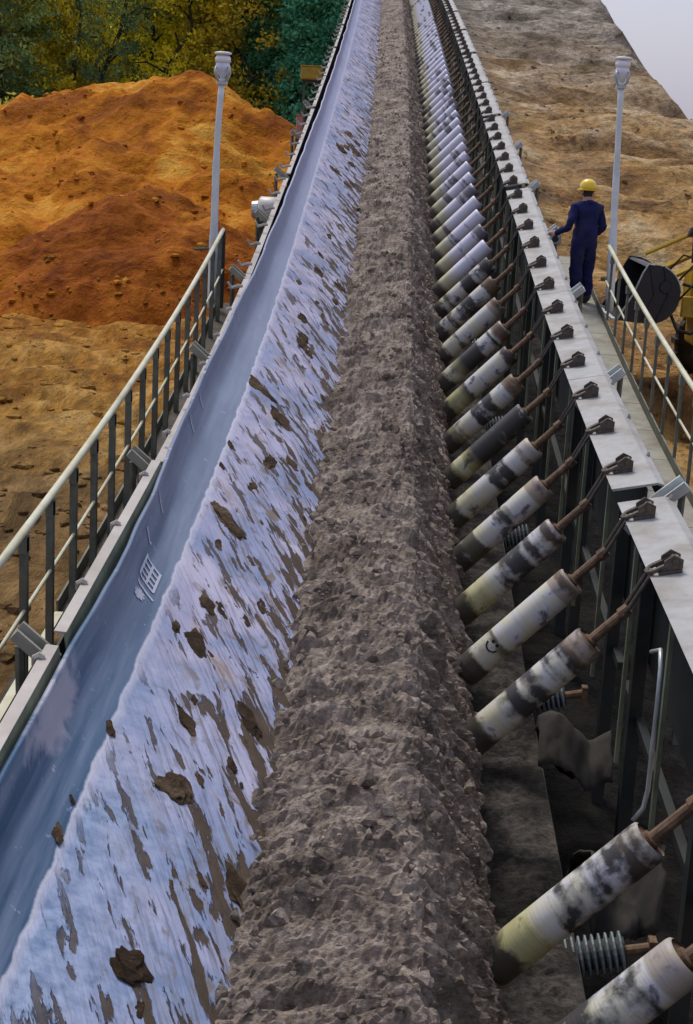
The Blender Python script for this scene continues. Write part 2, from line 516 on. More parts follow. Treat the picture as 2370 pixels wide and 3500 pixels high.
def roller_mat(name='roller_shell', clean=False):
    t = NT(name)
    uv = t.uv()
    rnd = t.n('ObjectInfo').outputs['Random']
    off = t.math('MULTIPLY', rnd, 57.0)
    sp = t.n('SeparateXYZ', i_0=uv)
    u = sp.outputs[0]
    vec = t.n('CombineXYZ', i_0=t.math('ADD', t.math('MULTIPLY', u, 3.3), off), i_1=t.math('MULTIPLY', sp.outputs[1], 0.25), i_2=off).outputs[0]
    o2 = t.n('VectorMath', operation='ADD', i_0=t.obj(), i_1=t.n('CombineXYZ', i_0=off, i_1=off).outputs[0]).outputs[0]
    a = t.math('ADD', t.noise(vec, 1.0, 3, 0.5, 0.3), t.math('MULTIPLY', t.math('SUBTRACT', t.noise(o2, 9.0, 5, 0.6), 0.5), 0.24))
    b = t.noise(o2, 5.5, 7, 0.62, 0.5)
    f = t.noise(t.mapping(uv, scale=(90, 1.2, 1)), 1.0, 3, 0.6)
    light = t.mix(t.ramp(b, [(0.35, 0.0), (0.65, 1.0)]), (0.56, 0.54, 0.38), (0.52, 0.53, 0.62))
    c = t.mix(t.ramp(a, [(0.465, 0.0), (0.53, 1.0)]), light, (0.045, 0.043, 0.042))
    yel = t.ramp(u, [(0.36, 1.0), (0.46, 0.0)])
    c = t.mix(t.math('MULTIPLY', yel, t.ramp(t.math('FRACT', t.math('MULTIPLY', rnd, 13.7)), [(0.2, 0.1), (0.8, 0.8)])), c, t.mix(b, (0.58, 0.55, 0.36), (0.46, 0.44, 0.12)))
    c = t.mix(t.math('MULTIPLY', t.ramp(u, [(0.98, 0.0), (1.08, 0.7)]), t.math('FRACT', t.math('MULTIPLY', rnd, 7.3))), c, (0.20, 0.12, 0.06))
    c = t.mix(t.ramp(b, [(0.58, 0.0), (0.66, 0.85)]), c, (0.05, 0.045, 0.038))
    c = t.mix(t.ramp(t.math('ADD', u, t.math('MULTIPLY', t.math('SUBTRACT', b, 0.5), 0.25)), [(0.15, 0.95), (0.20, 0.0)]), c, (0.035, 0.03, 0.026))  # shade at the lower end painted in as near black
    c = t.mix(t.ramp(f, [(0.55, 0.0), (0.75, 0.3)]), c, (0.1, 0.09, 0.08))
    if clean:                                               # newer rollers higher up: pale, creamy at the lower end
        lc = t.mix(t.ramp(u, [(0.35, 0.0), (0.55, 1.0)]), (0.56, 0.53, 0.36), (0.66, 0.66, 0.76))
        c = t.mix(t.math('MULTIPLY', t.ramp(a, [(0.54, 0.0), (0.60, 1.0)]), 0.85), lc, (0.10, 0.09, 0.10))
        c = t.mix(t.ramp(u, [(0.16, 0.9), (0.24, 0.0)]), c, (0.05, 0.045, 0.04))  # shaded lower end painted dark here too
    return t.done(c, 0.5, t.bump(t.math('ADD', b, f), 0.35, 0.006), 0, 0.4)


M['roller'] = roller_mat()
M['roller_clean'] = roller_mat('roller_shell_clean', True)

# ------------------------------------------------------------------ terrain
def axis(parts):
    out = []
    for a, b, d in parts:
        out += list(np.arange(a, b, d))
    return np.array(out + [parts[-1][1]])


def sstep(a, b, x):
    t_ = np.clip((x - a) / (b - a), 0, 1)
    return t_ * t_ * (3 - 2 * t_)


ax = axis([(-2500, -400, 300), (-400, -60, 20), (-60, -30, 1.5), (-30, 0, 0.4), (0, 30, 1.5), (30, 60, 5), (60, 400, 20), (400, 2500, 300)])
ay = axis([(-400, -20, 40), (-20, 4, 3), (4, 60, 0.4), (60, 110, 1.0), (110, 200, 5), (200, 600, 40), (600, 5000, 400)])
X, Y = np.meshgrid(ax, ay)
near = (np.abs(X) < 60) & (Y > -20) & (Y < 200)
Z = np.zeros_like(X)
Z[near] = 0.55 * fbm(X[near] * 0.13, Y[near] * 0.13, 0 * X[near]) + 0.30 * fbm(X[near] * 0.5, Y[near] * 0.5, 0 * X[near] + 7)
Z -= 0.15
Z += 1.4 * sstep(66, 100, Y) * sstep(0, -8, X) * sstep(220, 150, Y)
GRIDS = [(ax, ay, Z)]
g = grid_mesh('ground', np.stack([X, Y, Z], -1), M['ground'])
tag(g, 'uneven brown earth floor beside the conveyor', 'ground', kind='structure')

# the bank the conveyor climbs
bx = axis([(-16, -5, 0.5), (-5, 16, 0.25), (16, 42, 1.0)])
by = axis([(-14, 10, 1.0), (10, 70, 0.3), (70, 130, 0.55), (130, 160, 2)])
X, Y = np.meshgrid(bx, by)
top = ramp_z(np.clip(Y, 4, 160))
n1 = fbm(X * 0.16, Y * 0.35, 0 * X)
n2 = fbm(X * 0.5, Y * 1.1, 0 * X + 3)
n3 = fbm(X * 0.05, Y * 0.5, 0 * X + 9)
edge = np.interp(Y, [0, 30, 57, 71, 88, 112, 160], [9.0, 9.6, 10.4, 11.0, 12.0, 13.4, 16.0]) + 0.25 * n1
ledge = np.interp(Y, [0, 28, 42], [-2.0, -2.0, -0.6]) + 0.2 * n1
away = sstep(3.2, 6.0, X)
rough_ = 0.10 + 0.9 * away
n4 = 1 - 2 * np.abs(fbm(X * 0.35 + 4, Y * 0.42, 0 * X + 13))
Z = top - 0.45 * away + rough_ * (0.36 * n1 + 0.13 * n2 + 0.55 * np.sign(n3) * np.abs(n3) ** 0.5 * away + 0.16 * n4 * away)
Z = Z - np.where(X > edge, (X - edge) * 1.25, 0) - np.where(X < ledge, (ledge - X) * np.interp(Y, [0, 28, 42], [1.15, 1.3, 2.6]), 0) - 0.03 * np.clip(X - 3, 0, 40)
Z = np.maximum(Z, -0.8)
GRIDS.append((bx, by, Z))
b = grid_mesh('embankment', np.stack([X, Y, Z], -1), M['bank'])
tag(b, 'streaked brown and grey clay bank rising beside the conveyor', 'bank', kind='structure')


def mound(name, mat, lobes, x0, x1, y0, y1, d, label, amp=1.0, sl=0.66):
    X, Y = np.meshgrid(np.arange(x0, x1, d), np.arange(y0, y1, d))
    wx = 1.1 * fbm(X * 0.12, Y * 0.12, 0 * X + 1); wy = 1.1 * fbm(X * 0.12, Y * 0.12, 0 * X + 5)
    acc = np.full_like(X, -60.0)
    for cx, cy, h, ra, ex in lobes:
        r = np.sqrt(((X + wx - cx) / ex) ** 2 + (Y + wy - cy) ** 2 + ra * ra) - ra
        z = h - sl * r
        kk = 0.35
        acc = np.maximum(acc, z) + kk * np.exp(-np.abs(acc - z) / kk) * 0.5
    rg = 1 - 2.2 * np.abs(fbm(X * 0.22 + 9, Y * 0.22, 0 * X + 6))
    Z = acc + amp * (0.40 * fbm(X * 0.3, Y * 0.3, 0 * X + 2) + 0.45 * rg + 0.20 * fbm(X * 1.2, Y * 1.2, 0 * X + 4))
    Z = np.maximum(Z, -1.2)
    GRIDS.append((X[0], Y[:, 0], Z))
    o = grid_mesh(name, np.stack([X, Y, Z], -1), mat)
    return tag(o, label, 'mound', kind='structure')


mound('earth_mound', M['mound'],
      [(-11.7, 85, 9.5, 1.2, 1.1), (-14.8, 86, 8.7, 1.6, 1.3), (-18.1, 86, 8.0, 2.0, 1.4), (-22.5, 87, 6.6, 2.0, 1.4), (-7.6, 84, 7.5, 1.5, 1.2), (-5.2, 82, 5.9, 1.5, 1.0),
       (-12.8, 79.5, 6.4, 1.0, 1.5), (-8.0, 75, 5.0, 0.8, 1.2), (-15.5, 75, 4.9, 0.8, 1.6), (-20.5, 76, 4.7, 1.0, 1.4), (-11.5, 71, 3.9, 0.8, 1.3), (-17.5, 70, 3.0, 0.8, 1.4), (-6.0, 70, 3.6, 0.8, 1.0), (-25, 80, 5.5, 1.5, 1.2)],
      -44, 6, 56, 112, 0.3, 'big orange sand mound with rounded lobes in front of the trees')
mound('front_sand_heap', M['lobe'],
      [(-10.3, 64.5, 3.75, 1.3, 1.15), (-8.2, 64.0, 3.3, 1.0, 1.0), (-12.6, 63.6, 2.7, 1.0, 1.2), (-6.4, 62.5, 1.9, 0.8, 1.0)],
      -24, 0, 54, 76, 0.22, 'shaded front sand heap, painted darker, at the foot of the orange mound', 0.8)

# ------------------------------------------------------------------ belt, load, return belt
BP = np.array([(-1.648, -3.40), (-1.642, -3.52), (-1.622, -3.63), (-1.590, -3.70), (-1.535, -3.755), (-1.40, -3.87), (-1.25, -3.94), (-.9, -4.10), (-.5, -4.30), (-.2, -4.52), (.1, -4.66), (.4, -4.71), (.52, -4.68), (.60, -4.62)])
BL = np.r_[0, np.cumsum(np.hypot(*np.diff(BP, axis=0).T))]


def belt_at(u):
    return np.interp(u, BL, BP[:, 0]), np.interp(u, BL, BP[:, 1])


def srows(a, b, k):
    r = [a]
    while r[-1] < b: r.append(r[-1] * (1 + k))
    return np.array(r)


ss = srows(3.6, 125, 0.0045)
uu = np.r_[np.linspace(0, 0.75, 28), np.linspace(0.78, 2.1, 44), np.linspace(2.2, BL[-1], 8)]
Sg, Ug = np.meshgrid(ss, uu, indexing='ij')
lx, lz = belt_at(Ug)
ca, sa = math.cos(math.radians(66.4)), math.sin(math.radians(66.4))
e1 = Ug * ca - Sg * sa; e2 = Ug * sa + Sg * ca
dsp = 0.020 * fbm(e1 * 1.2, e2 * 6.0, 0 * Ug, octv=4) * sstep(0.6, 0.75, Ug) + 0.012 * fbm(e1 * 0.8, Sg * 0.7, 0 * Ug + 4, octv=3)
WS = [3, 7.5, 9.2, 10.8, 12.5, 14.3, 17.7, 20.6, 28, 35, 52, 125]
WD = [0, 0, 0.025, 0.0, -0.06, -0.08, -0.066, -0.006, 0.03, 0.06, 0.06, 0.06]
warp = (0.022 * fbm(0 * Sg, Sg * 0.5, 0 * Ug + 11, octv=3) + np.interp(Sg, WS, WD)) * sstep(0.6, 0.0, Ug)
lay = 0.005 * sstep(0.585, 0.63, Ug + 0.05 * fbm(0 * Sg, Sg * 2.2, 0 * Sg + 3, octv=3))
V = P(Sg, lx + 0.3 * dsp + warp, lz + dsp + lay)
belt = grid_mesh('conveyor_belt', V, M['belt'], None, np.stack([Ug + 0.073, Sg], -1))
tag(belt, 'conveyor belt caked with pale clay, its bare blue-grey edge turned up', 'conveyor belt')
sm = belt.modifiers.new('thick', 'SOLIDIFY'); sm.thickness = 0.025; sm.offset = -1

# printed marks on the bare edge (children of the belt)
def on_belt(u, s, off=0.004):
    a, b_ = belt_at(u)
    a2, b2_ = belt_at(u + 0.02)
    t_ = np.array([a2 - a, b2_ - b_]); t_ /= np.linalg.norm(t_)
    nx, nz = -t_[1], t_[0]
    w_ = (0.022 * float(fbm(np.array([0.0]), np.array([s * 0.5]), np.array([11.0]), octv=3)[0]) + float(np.interp(s, WS, WD))) * float(sstep(0.6, 0.0, np.float64(u)))
    d_ = 0.012 * float(fbm(np.array([(u * ca - s * sa) * 0.8]), np.array([s * 0.7]), np.array([4.0]), octv=3)[0])
    return P(s, a + w_ + 0.3 * d_ + nx * off, b_ + d_ + nz * off).tolist()


def stroke(a, b_, w, name='printed_mark', n=5):
    mb = MB()
    a = np.array(a); b_ = np.array(b_)
    d = (b_ - a) / np.linalg.norm(b_ - a); q = np.array([-d[1], d[0]]) * w / 2
    L0, L1 = [], []
    for i in range(n + 1):
        p = a + (b_ - a) * i / n
        L0.append(on_belt(*(p + q), off=0.006)); L1.append(on_belt(*(p - q), off=0.006))
    mb.quad_strip([L0, L1], closed=False)
    return mb.build(name, M['mark'], belt)


for s0, u0, u1 in ((13.93, 0.04, 0.20), (13.2, 0.05, 0.22), (11.08, 0.05, 0.24), (10.42, 0.12, 0.26), (17.26, 0.03, 0.16), (19.33, 0.03, 0.15)):
    stroke((u0, s0), (u1, s0), 0.035)
for k in range(5):                                         # the stamped block: slanted bars, a frame, a star
    stroke((0.27, 9.88 + 0.085 * k), (0.44, 9.80 + 0.085 * k), 0.028)
stroke((0.275, 9.88), (0.275, 10.24), 0.022); stroke((0.36, 9.86), (0.36, 10.18), 0.022); stroke((0.435, 9.80), (0.435, 10.16), 0.022)
for k in range(4):
    a_ = math.pi * k / 4
    stroke((0.34 - 0.055 * math.cos(a_), 9.60 - 0.07 * math.sin(a_)), (0.34 + 0.055 * math.cos(a_), 9.60 + 0.07 * math.sin(a_)), 0.03)
stroke((0.28, 9.76), (0.46, 9.68), 0.028)

# the load
LP = np.array([(-.62, -4.28), (-.54, -4.21), (-.38, -4.14), (-.15, -4.09), (.08, -4.06), (.26, -4.04), (.34, -4.07), (.40, -4.19), (.48, -4.36), (.60, -4.54), (.72, -4.72), (.80, -4.90)])
LL = np.r_[0, np.cumsum(np.hypot(*np.diff(LP, axis=0).T))]
ss = srows(3.6, 125, 0.0030)
tt = np.linspace(0, LL[-1], 92)
Sg, Tg = np.meshgrid(ss, tt, indexing='ij')
lx = np.interp(Tg, LL, LP[:, 0]); lz = np.interp(Tg, LL, LP[:, 1])
le = fbm(0 * Sg, Sg * 1.6, 0 * Sg + 21, octv=5); re_ = fbm(0 * Sg, Sg * 2.4, 0 * Sg + 31, octv=5)
fl = sstep(0.55, 0.0, Tg); fr = sstep(0.9, 1.25, Tg)
lx = lx + 0.11 * le * fl + 0.12 * re_ * fr
mask = sstep(0.0, 0.12, Tg)
lum = fbm(lx * 2.6, Sg * 4.6, lz * 2, octv=6)
rid = 1 - np.abs(fbm(lx * 1.4 + 3, Sg * 3.2, lz * 2 + 5, octv=5)) * 2.2
fin = fbm(lx * 11, Sg * 17, lz * 9, octv=4)
gul = fbm(lz * 1.0 + 2, Sg * 5.5, 0 * Sg + 8, octv=5)
sc1 = fbm(lx * 1.5 + 1, Sg * 6.5 + 0.8 * lum, lz * 2 + 17, octv=5)
saw = (Sg * 4.2 + 2.2 * lum + 1.5 * sc1) % 1.0                  # slabs lying one over the next
h = mask * (0.050 * lum + 0.035 * rid + 0.022 * fin + 0.070 * sc1 + 0.035 * (saw - 0.5) * sstep(-0.3, 0.3, rid - 0.2)) - 0.06
side = sstep(0.95, 1.2, Tg)
lx2 = lx + side * (0.11 * gul + 0.04 * fin)
V = P(Sg, lx2, lz + h * (1 - 0.4 * side))
ld = grid_mesh('excavated_earth', V, M['load'], None, None, smooth=False)
tag(ld, 'long ridge of grey-brown excavated earth riding on the belt', 'earth', kind='stuff')


def rock_mesh(name, mat, seed, n=1, sub=2):
    import bmesh
    bm = bmesh.new()
    bmesh.ops.create_icosphere(bm, subdivisions=sub, radius=1.0)
    for v in bm.verts:
        p = v.co * 1.3 + Vector((seed * 7.1, seed * 3.3, 0))
        v.co *= 1 + 0.55 * mn.fractal(p, 0.8, 2.1, 5)
    me = bpy.data.meshes.new(name)
    bm.to_mesh(me); bm.free()
    me.materials.append(mat)
    return me


# crumbs lying on the load: far too many to count, one object
base = rock_mesh('crumb', M['load'], 3, sub=1)
bv = np.array([v.co[:] for v in base.vertices]); bf = np.array([p.vertices[:] for p in base.polygons])
N = 2600
si = 4.2 * (60 / 4.2) ** rng.random(N) ** 1.0
ti = rng.random(N)
lxs = -0.60 + 1.40 * ti
lzs = np.interp(lxs, LP[:, 0], LP[:, 1]) + 0.015
C0 = P(si, lxs, lzs)
rad = (0.008 + 0.045 * rng.random(N) ** 4.0)[:, None, None]
ang = rng.random(N) * 6.28
rx = np.stack([np.cos(ang), -np.sin(ang)], -1)
vv = np.repeat(bv[None], N, 0) * (0.7 + 0.6 * rng.random((N, 1, 3)))
vv = np.stack([vv[..., 0] * rx[:, None, 0] + vv[..., 1] * rx[:, None, 1], -vv[..., 0] * rx[:, None, 1] + vv[..., 1] * rx[:, None, 0], vv[..., 2] * 0.75], -1)
vv = vv * rad + C0[:, None]
ff = bf[None] + (np.arange(N) * len(bv))[:, None, None]
me = bpy.data.meshes.new('earth_crumbs')
me.from_pydata(vv.reshape(-1, 3).tolist(), [], ff.reshape(-1, 3).tolist())
me.materials.append(M['load'])
cr = bpy.data.objects.new('earth_crumbs', me); col.objects.link(cr)
tag(cr, 'loose crumbs of earth strewn over the load', 'earth', kind='stuff')
bpy.data.meshes.remove(base)

def surface(x, y):
    z = np.full_like(x, -50.0)
    for gx, gy, gz_ in GRIDS:
        ins = (x > gx[0]) & (x < gx[-1]) & (y > gy[0]) & (y < gy[-1])
        i = np.clip(np.searchsorted(gx, x), 1, len(gx) - 1); j = np.clip(np.searchsorted(gy, y), 1, len(gy) - 1)
        fx = (x - gx[i - 1]) / (gx[i] - gx[i - 1]); fy = (y - gy[j - 1]) / (gy[j] - gy[j - 1])
        v = (gz_[j - 1, i - 1] * (1 - fx) + gz_[j - 1, i] * fx) * (1 - fy) + (gz_[j, i - 1] * (1 - fx) + gz_[j, i] * fx) * fy
        z = np.where(ins, np.maximum(z, v), z)
    return z


def strew(name, mat, n, x0, x1, y0, y1, r0, r1, label, seed):
    r = np.random.default_rng(seed)
    bs = rock_mesh('lump', mat, seed, sub=1)
    bv = np.array([v.co[:] for v in bs.vertices]); bf = np.array([p.vertices[:] for p in bs.polygons])
    x = r.uniform(x0, x1, n); y = y0 * (y1 / y0) ** r.random(n)
    cl_ = fbm(x * 0.25, y * 0.25, 0 * x + seed, octv=3)
    keep = cl_ > r.uniform(-0.5, 0.4, n)
    x, y = x[keep], y[keep]; n = len(x)
    z = surface(x, y)
    rad = (r0 + (r1 - r0) * r.random(n) ** 5)[:, None, None]
    an = r.random(n) * 6.28
    vv = np.repeat(bv[None], n, 0) * (0.6 + 0.8 * r.random((n, 1, 3)))
    c_, s_ = np.cos(an)[:, None], np.sin(an)[:, None]
    vv = np.stack([vv[..., 0] * c_ + vv[..., 1] * s_, -vv[..., 0] * s_ + vv[..., 1] * c_, vv[..., 2] * 0.7], -1) * rad + np.stack([x, y, z], -1)[:, None]
    ff = bf[None] + (np.arange(n) * len(bv))[:, None, None]
    me = bpy.data.meshes.new(name); me.from_pydata(vv.reshape(-1, 3).tolist(), [], ff.reshape(-1, 3).tolist())
    me.materials.append(mat)
    o = bpy.data.objects.new(name, me); col.objects.link(o)
    bpy.data.meshes.remove(bs)
    return tag(o, label, 'earth lumps', kind='stuff')


strew('bank_lumps', M['bank'], 3000, 3.4, 12.0, 18, 100, 0.03, 0.15, 'lumps of clay strewn over the bank', 3)
strew('ground_lumps', M['ground'], 4500, -14, -2.6, 16, 62, 0.02, 0.20, 'lumps of earth strewn over the floor beside the conveyor', 4)
strew('mound_lumps', M['mound'], 1500, -24, -4, 57, 88, 0.03, 0.22, 'lumps rolled down the sand mounds', 5)

# clods stuck to the clay: (u, s, half length in metres)
clods = [(1.068, 7.51, 55), (1.106, 5.86, 62), (1.368, 8.74, 38), (1.012, 8.32, 28), (0.956, 9.37, 40), (1.049, 9.31, 20), (0.862, 11.83, 40), (0.731, 12.01, 20), (0.9, 10.15, 25), (1.312, 10.54, 20), (1.199, 10.18, 18), (0.993, 10.6, 16), (0.956, 12.94, 18), (1.031, 15.16, 28), (0.768, 15.82, 26), (0.66, 15.82, 14), (1.199, 17.92, 16), (1.068, 18.43, 18), (1.537, 6.85, 45), (1.649, 6.67, 30), (0.562, 6.58, 22), (0.562, 6.91, 10), (1.049, 13.75, 26), (1.256, 14.05, 18), (0.843, 11.32, 14), (1.349, 8.08, 16), (0.60, 7.81, 18), (0.75, 9.55, 16), (1.462, 13.69, 12), (0.66, 13.69, 12), (0.64, 13.06, 10), (1.406, 19.21, 10), (1.143, 20.26, 10), (0.825, 20.83, 9), (1.406, 21.88, 9), (1.049, 22.84, 8), (1.199, 5.62, 20), (1.068, 7.09, 12), (0.806, 7.57, 10)]
for _ in range(64):
    clods.append((0.95 + 0.75 * random.random(), 6.5 + 28 * random.random() ** 1.3, random.choice((6, 7, 9, 11, 14, 17))))
cm = [rock_mesh('clay_clod', M['clod'], k + 1, sub=3) for k in range(5)]
for i, (u, s, r) in enumerate(clods):
    o = bpy.data.objects.new('earth_clod', cm[i % 5]); col.objects.link(o)
    d = P(s, 0, 0)
    depth = s * 1.05
    R = r * depth / 3500 * (1.0 if r > 50 else 1.15)
    o.location = on_belt(u - 0.073, s, 0.002)
    sl_ = math.atan2(0.4, 0.917)
    yawz = -math.pi / 2 + sl_ + random.uniform(-.25, .25)
    nrm = Vector((0.42, -math.sin(incline(s)), 0.9)).normalized()
    tx = Vector((math.cos(yawz), math.sin(yawz), 0)); tx = (tx - nrm * tx.dot(nrm)).normalized()
    ty = nrm.cross(tx)
    o.rotation_euler = Matrix((tx, ty, nrm)).transposed().to_euler()
    lng = 1.0 if r > 50 else 1.7
    o.scale = (R * lng, R * (0.85 if r > 50 else 0.6), R * (0.30 if r > 50 else 0.17))
    if i == 0:
        tag(o, 'large dark clod of earth on the clay across from the pale smear', 'clod')
    elif i == 1:
        tag(o, 'large dark clod of earth on the blue-tinged clay, away from the pale smear', 'clod')
    else:
        tag(o, 'small dark clod of earth stuck on the pale clay of the belt', 'clod', 'small clods on the belt')

# return belt below with spilled earth
ss = srows(3.6, 120, 0.006)
cc = np.linspace(-1.45, 1.42, 60)
Sg, Cg = np.meshgrid(ss, cc, indexing='ij')
n_ = fbm(Cg * 3, Sg * 3, 0 * Sg + 41, octv=6); nf = fbm(Cg * 12, Sg * 12, 0 * Sg + 44, octv=4)
hh = (0.05 * np.abs(n_) + 0.03 * nf + 0.02) * sstep(1.42, 1.25, Cg)
rb = empty('return_belt', PV(20, 0, -5.5))
tag(rb, 'lower return belt under the rollers, covered with dark spilled earth', 'conveyor belt')
mb = MB().sweep([(-1.45, -5.53), (1.425, -5.53), (1.425, -5.50), (-1.45, -5.50)], list(np.arange(3.6, 120, 1.2)))
mb.build('belt_strip', M['rubber'], rb)
V = P(Sg, Cg, -5.498 + np.maximum(hh, 0.0))
V = V - np.array(PV(20, 0, -5.5))
sp_ = grid_mesh('spilled_earth', V, M['spill'], rb, None, False); sp_['kind'] = 'stuff'

# ------------------------------------------------------------------ girders
PITCH = 1.17
S_HOOK0 = 8.5 * PITCH
IDLERS = [S_HOOK0 + n * PITCH for n in range(-4, 66)]
bolt_me = MB().lathe((0, 0, 0), (0, 0, 1), [(-0.02, 0.018), (0.010, 0.018), (0.014, 0.012), (0.026, 0.011)], 6)
bolt_proto = bolt_me.build('bolt', M['plate']); bolt_mesh = bolt_proto.data
bpy.data.objects.remove(bolt_proto)


def frange(a, b, d):
    n = max(1, int(round((b - a) / d)))
    return [a + (b - a) * i / n for i in range(n + 1)]


bounds = [3.4, 7.9, 11.68, 15.28, 19.0, 22.5, 26.0, 30.0, 34.0, 39.5, 46.1, 53.0, 60.0, 68.0, 78.0, 92.0, 110.0]
wide = {11.68: 0.34, 26.0: 0.42, 34.0: 0.42, 46.1: 0.55, 53.0: 0.6, 39.5: 0.2, 60.0: .6, 7.9: 0.2}
for i in range(len(bounds) - 1):
    a, b_ = bounds[i] + wide.get(bounds[i], 0.012) / 2, bounds[i + 1] - wide.get(bounds[i + 1], 0.012) / 2
    ss = frange(a, b_, 0.6)
    # right girder: folded top plate, web under it, posts inside, outriggers and bolts
    G = empty('side_girder', PV((a + b_) / 2, 2.1, LEVEL - 1.5))
    tag(G, 'light grey folded steel girder carrying the exposed rollers, beside the worker\'s walkway', 'girder', 'right girder sections')
    prof = [(1.895, -0.065), (1.885, -0.045), (2.245, 0.030), (2.31, 0.012), (2.335, -0.20), (2.320, -0.20), (2.297, 0.000), (2.245, 0.012)]
    MB().sweep(prof, ss, LEVEL).build('top_plate', M['plate'], G)
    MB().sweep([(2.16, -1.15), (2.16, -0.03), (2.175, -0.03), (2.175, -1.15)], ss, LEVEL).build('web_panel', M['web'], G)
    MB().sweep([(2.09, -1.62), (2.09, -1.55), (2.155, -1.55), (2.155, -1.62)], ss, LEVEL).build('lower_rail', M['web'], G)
    if b_ < 70:
        k0 = math.ceil((a + 0.1) / 1.56)
        while k0 * 1.56 < b_ - 0.1:
            s = k0 * 1.56
            MB().box(PV(s, 1.98, LEVEL - 1.02), 0.03, 0.05, 1.86).build('post', M['post'], G)
            k0 += 1
        for s in IDLERS:
            if a + 0.1 < s < b_ - 0.1:
                inst(bolt_mesh, 'bolt', G, G.matrix_basis.inverted() @ PV(s + 0.35, 2.29, LEVEL + 0.03))
    # left girder: narrow top flange outside the turned-up belt edge, inner web
    H = empty('side_girder', PV((a + b_) / 2, -1.8, LEVEL - 1.5))
    tag(H, 'narrow beige steel girder along the belt\'s turned-up edge, beside the empty walkway', 'girder', 'left girder sections')
    prof = [(-1.778, 0.045), (-1.708, 0.04), (-1.708, 0.024), (-1.778, 0.029)]
    dz = 0.04 if b_ < 12 else -0.07
    MB().sweep([(x - (0 if b_ < 12 else 0.03), z + dz) for x, z in prof], ss, LEVEL).build('top_flange', M['plate_left'], H)
    if b_ < 12: MB().sweep([(-1.706, 0.078), (-1.668, -0.30), (-1.683, -0.30), (-1.721, 0.062)], ss, LEVEL).build('inner_face', M['post'], H)
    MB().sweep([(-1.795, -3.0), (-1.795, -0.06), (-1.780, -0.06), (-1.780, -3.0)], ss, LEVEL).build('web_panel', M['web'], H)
    if b_ < 70:
        for s in IDLERS:
            if a + 0.05 < s < b_ - 0.05:
                pts = [PV(s, -1.745, LEVEL + 0.085), PV(s, -1.77, LEVEL + 0.10), PV(s, -1.795, LEVEL + 0.085), PV(s, -1.80, LEVEL + 0.04)]
                if s > 18: pts = [PV(s, -1.74, LEVEL + 0.08), PV(s, -1.80, LEVEL + 0.08), PV(s, -1.88, LEVEL + 0.05), PV(s, -1.92, LEVEL + 0.12)]
                MB().tube(pts, [0.018, 0.022, 0.022, 0.016] if s < 18 else [0.02, 0.026, 0.026, 0.016], 6).build('hook', M['plate_left'], H)
    # trestle legs down to the bank
    for sx, K in ((2.03, G), (-1.74, H)):
        for s in (a + 0.5, b_ - 0.5):
            p0 = PV(s, sx + (0.06 if sx > 0 else -0.06), LEVEL - 0.35); p1 = p0.copy(); p1.z -= 2.95
            MB().box((p0 + p1) / 2, 0.10, 0.12, 2.95).build('leg', M['web'], K)

SUPPORTS = [7.95, 11.70, 15.32, 19.02, 22.5, 26.0, 30.0, 34.0]


def channel(s, a, b_, w=0.20, h=0.085, t=0.022):
    """U channel, open upwards, from (lx,lz) a to b"""
    d = np.array(b_) - np.array(a); d = d / np.linalg.norm(d)
    q = np.array([-d[1], d[0]]) if d[0] > 0 else np.array([d[1], -d[0]])
    mb = MB()
    for y0, y1, n0, n1 in ((-w / 2, -w / 2 + t, 0, h), (w / 2 - t, w / 2, 0, h), (-w / 2 + t, w / 2 - t, 0, t)):
        ring = []
        for e in (a, b_):
            ring.append([P(s + y, e[0] + q[0] * n, e[1] + q[1] * n).tolist() for y, n in ((y0, n0), (y1, n0), (y1, n1), (y0, n1))])
        mb.quad_strip(ring)
    return mb


for s in SUPPORTS:
    o = empty('cross_beam', PV(s, 2.2, LEVEL))
    tag(o, 'steel channel arm rising outwards through a joint of the light grey girder', 'beam', 'frame arms on the right')
    channel(s, (2.02, LEVEL - 0.34), (2.46, LEVEL + 0.06)).build('channel', M['galv'], o)
    MB().tube([PV(s, 2.42, LEVEL - 0.0), PV(s, 2.42, -4.34)], 0.03, 6).build('strut', M['rail_post'], o)
    o = empty('cross_beam', PV(s, -1.9, LEVEL))
    tag(o, 'steel channel arm rising outwards past the beige girder over the empty walkway', 'beam', 'frame arms on the left')
    channel(s, (-1.785, LEVEL - 0.12), (-2.0, LEVEL + 0.07), 0.15, 0.07).build('channel', M['deck'], o)
    MB().tube([PV(s, -1.96, LEVEL + 0.0), PV(s, -1.96, -4.34)], 0.03, 6).build('strut', M['rail_post'], o)

# ------------------------------------------------------------------ idlers (hung rollers), prototype in a local frame: x across, y along, z up from the hook plane
UPP, LOW = Vector((1.54, 0, -0.56)), Vector((0.76, 0, -1.40))
AXD = (UPP - LOW).normalized()
RL = (UPP - LOW).length


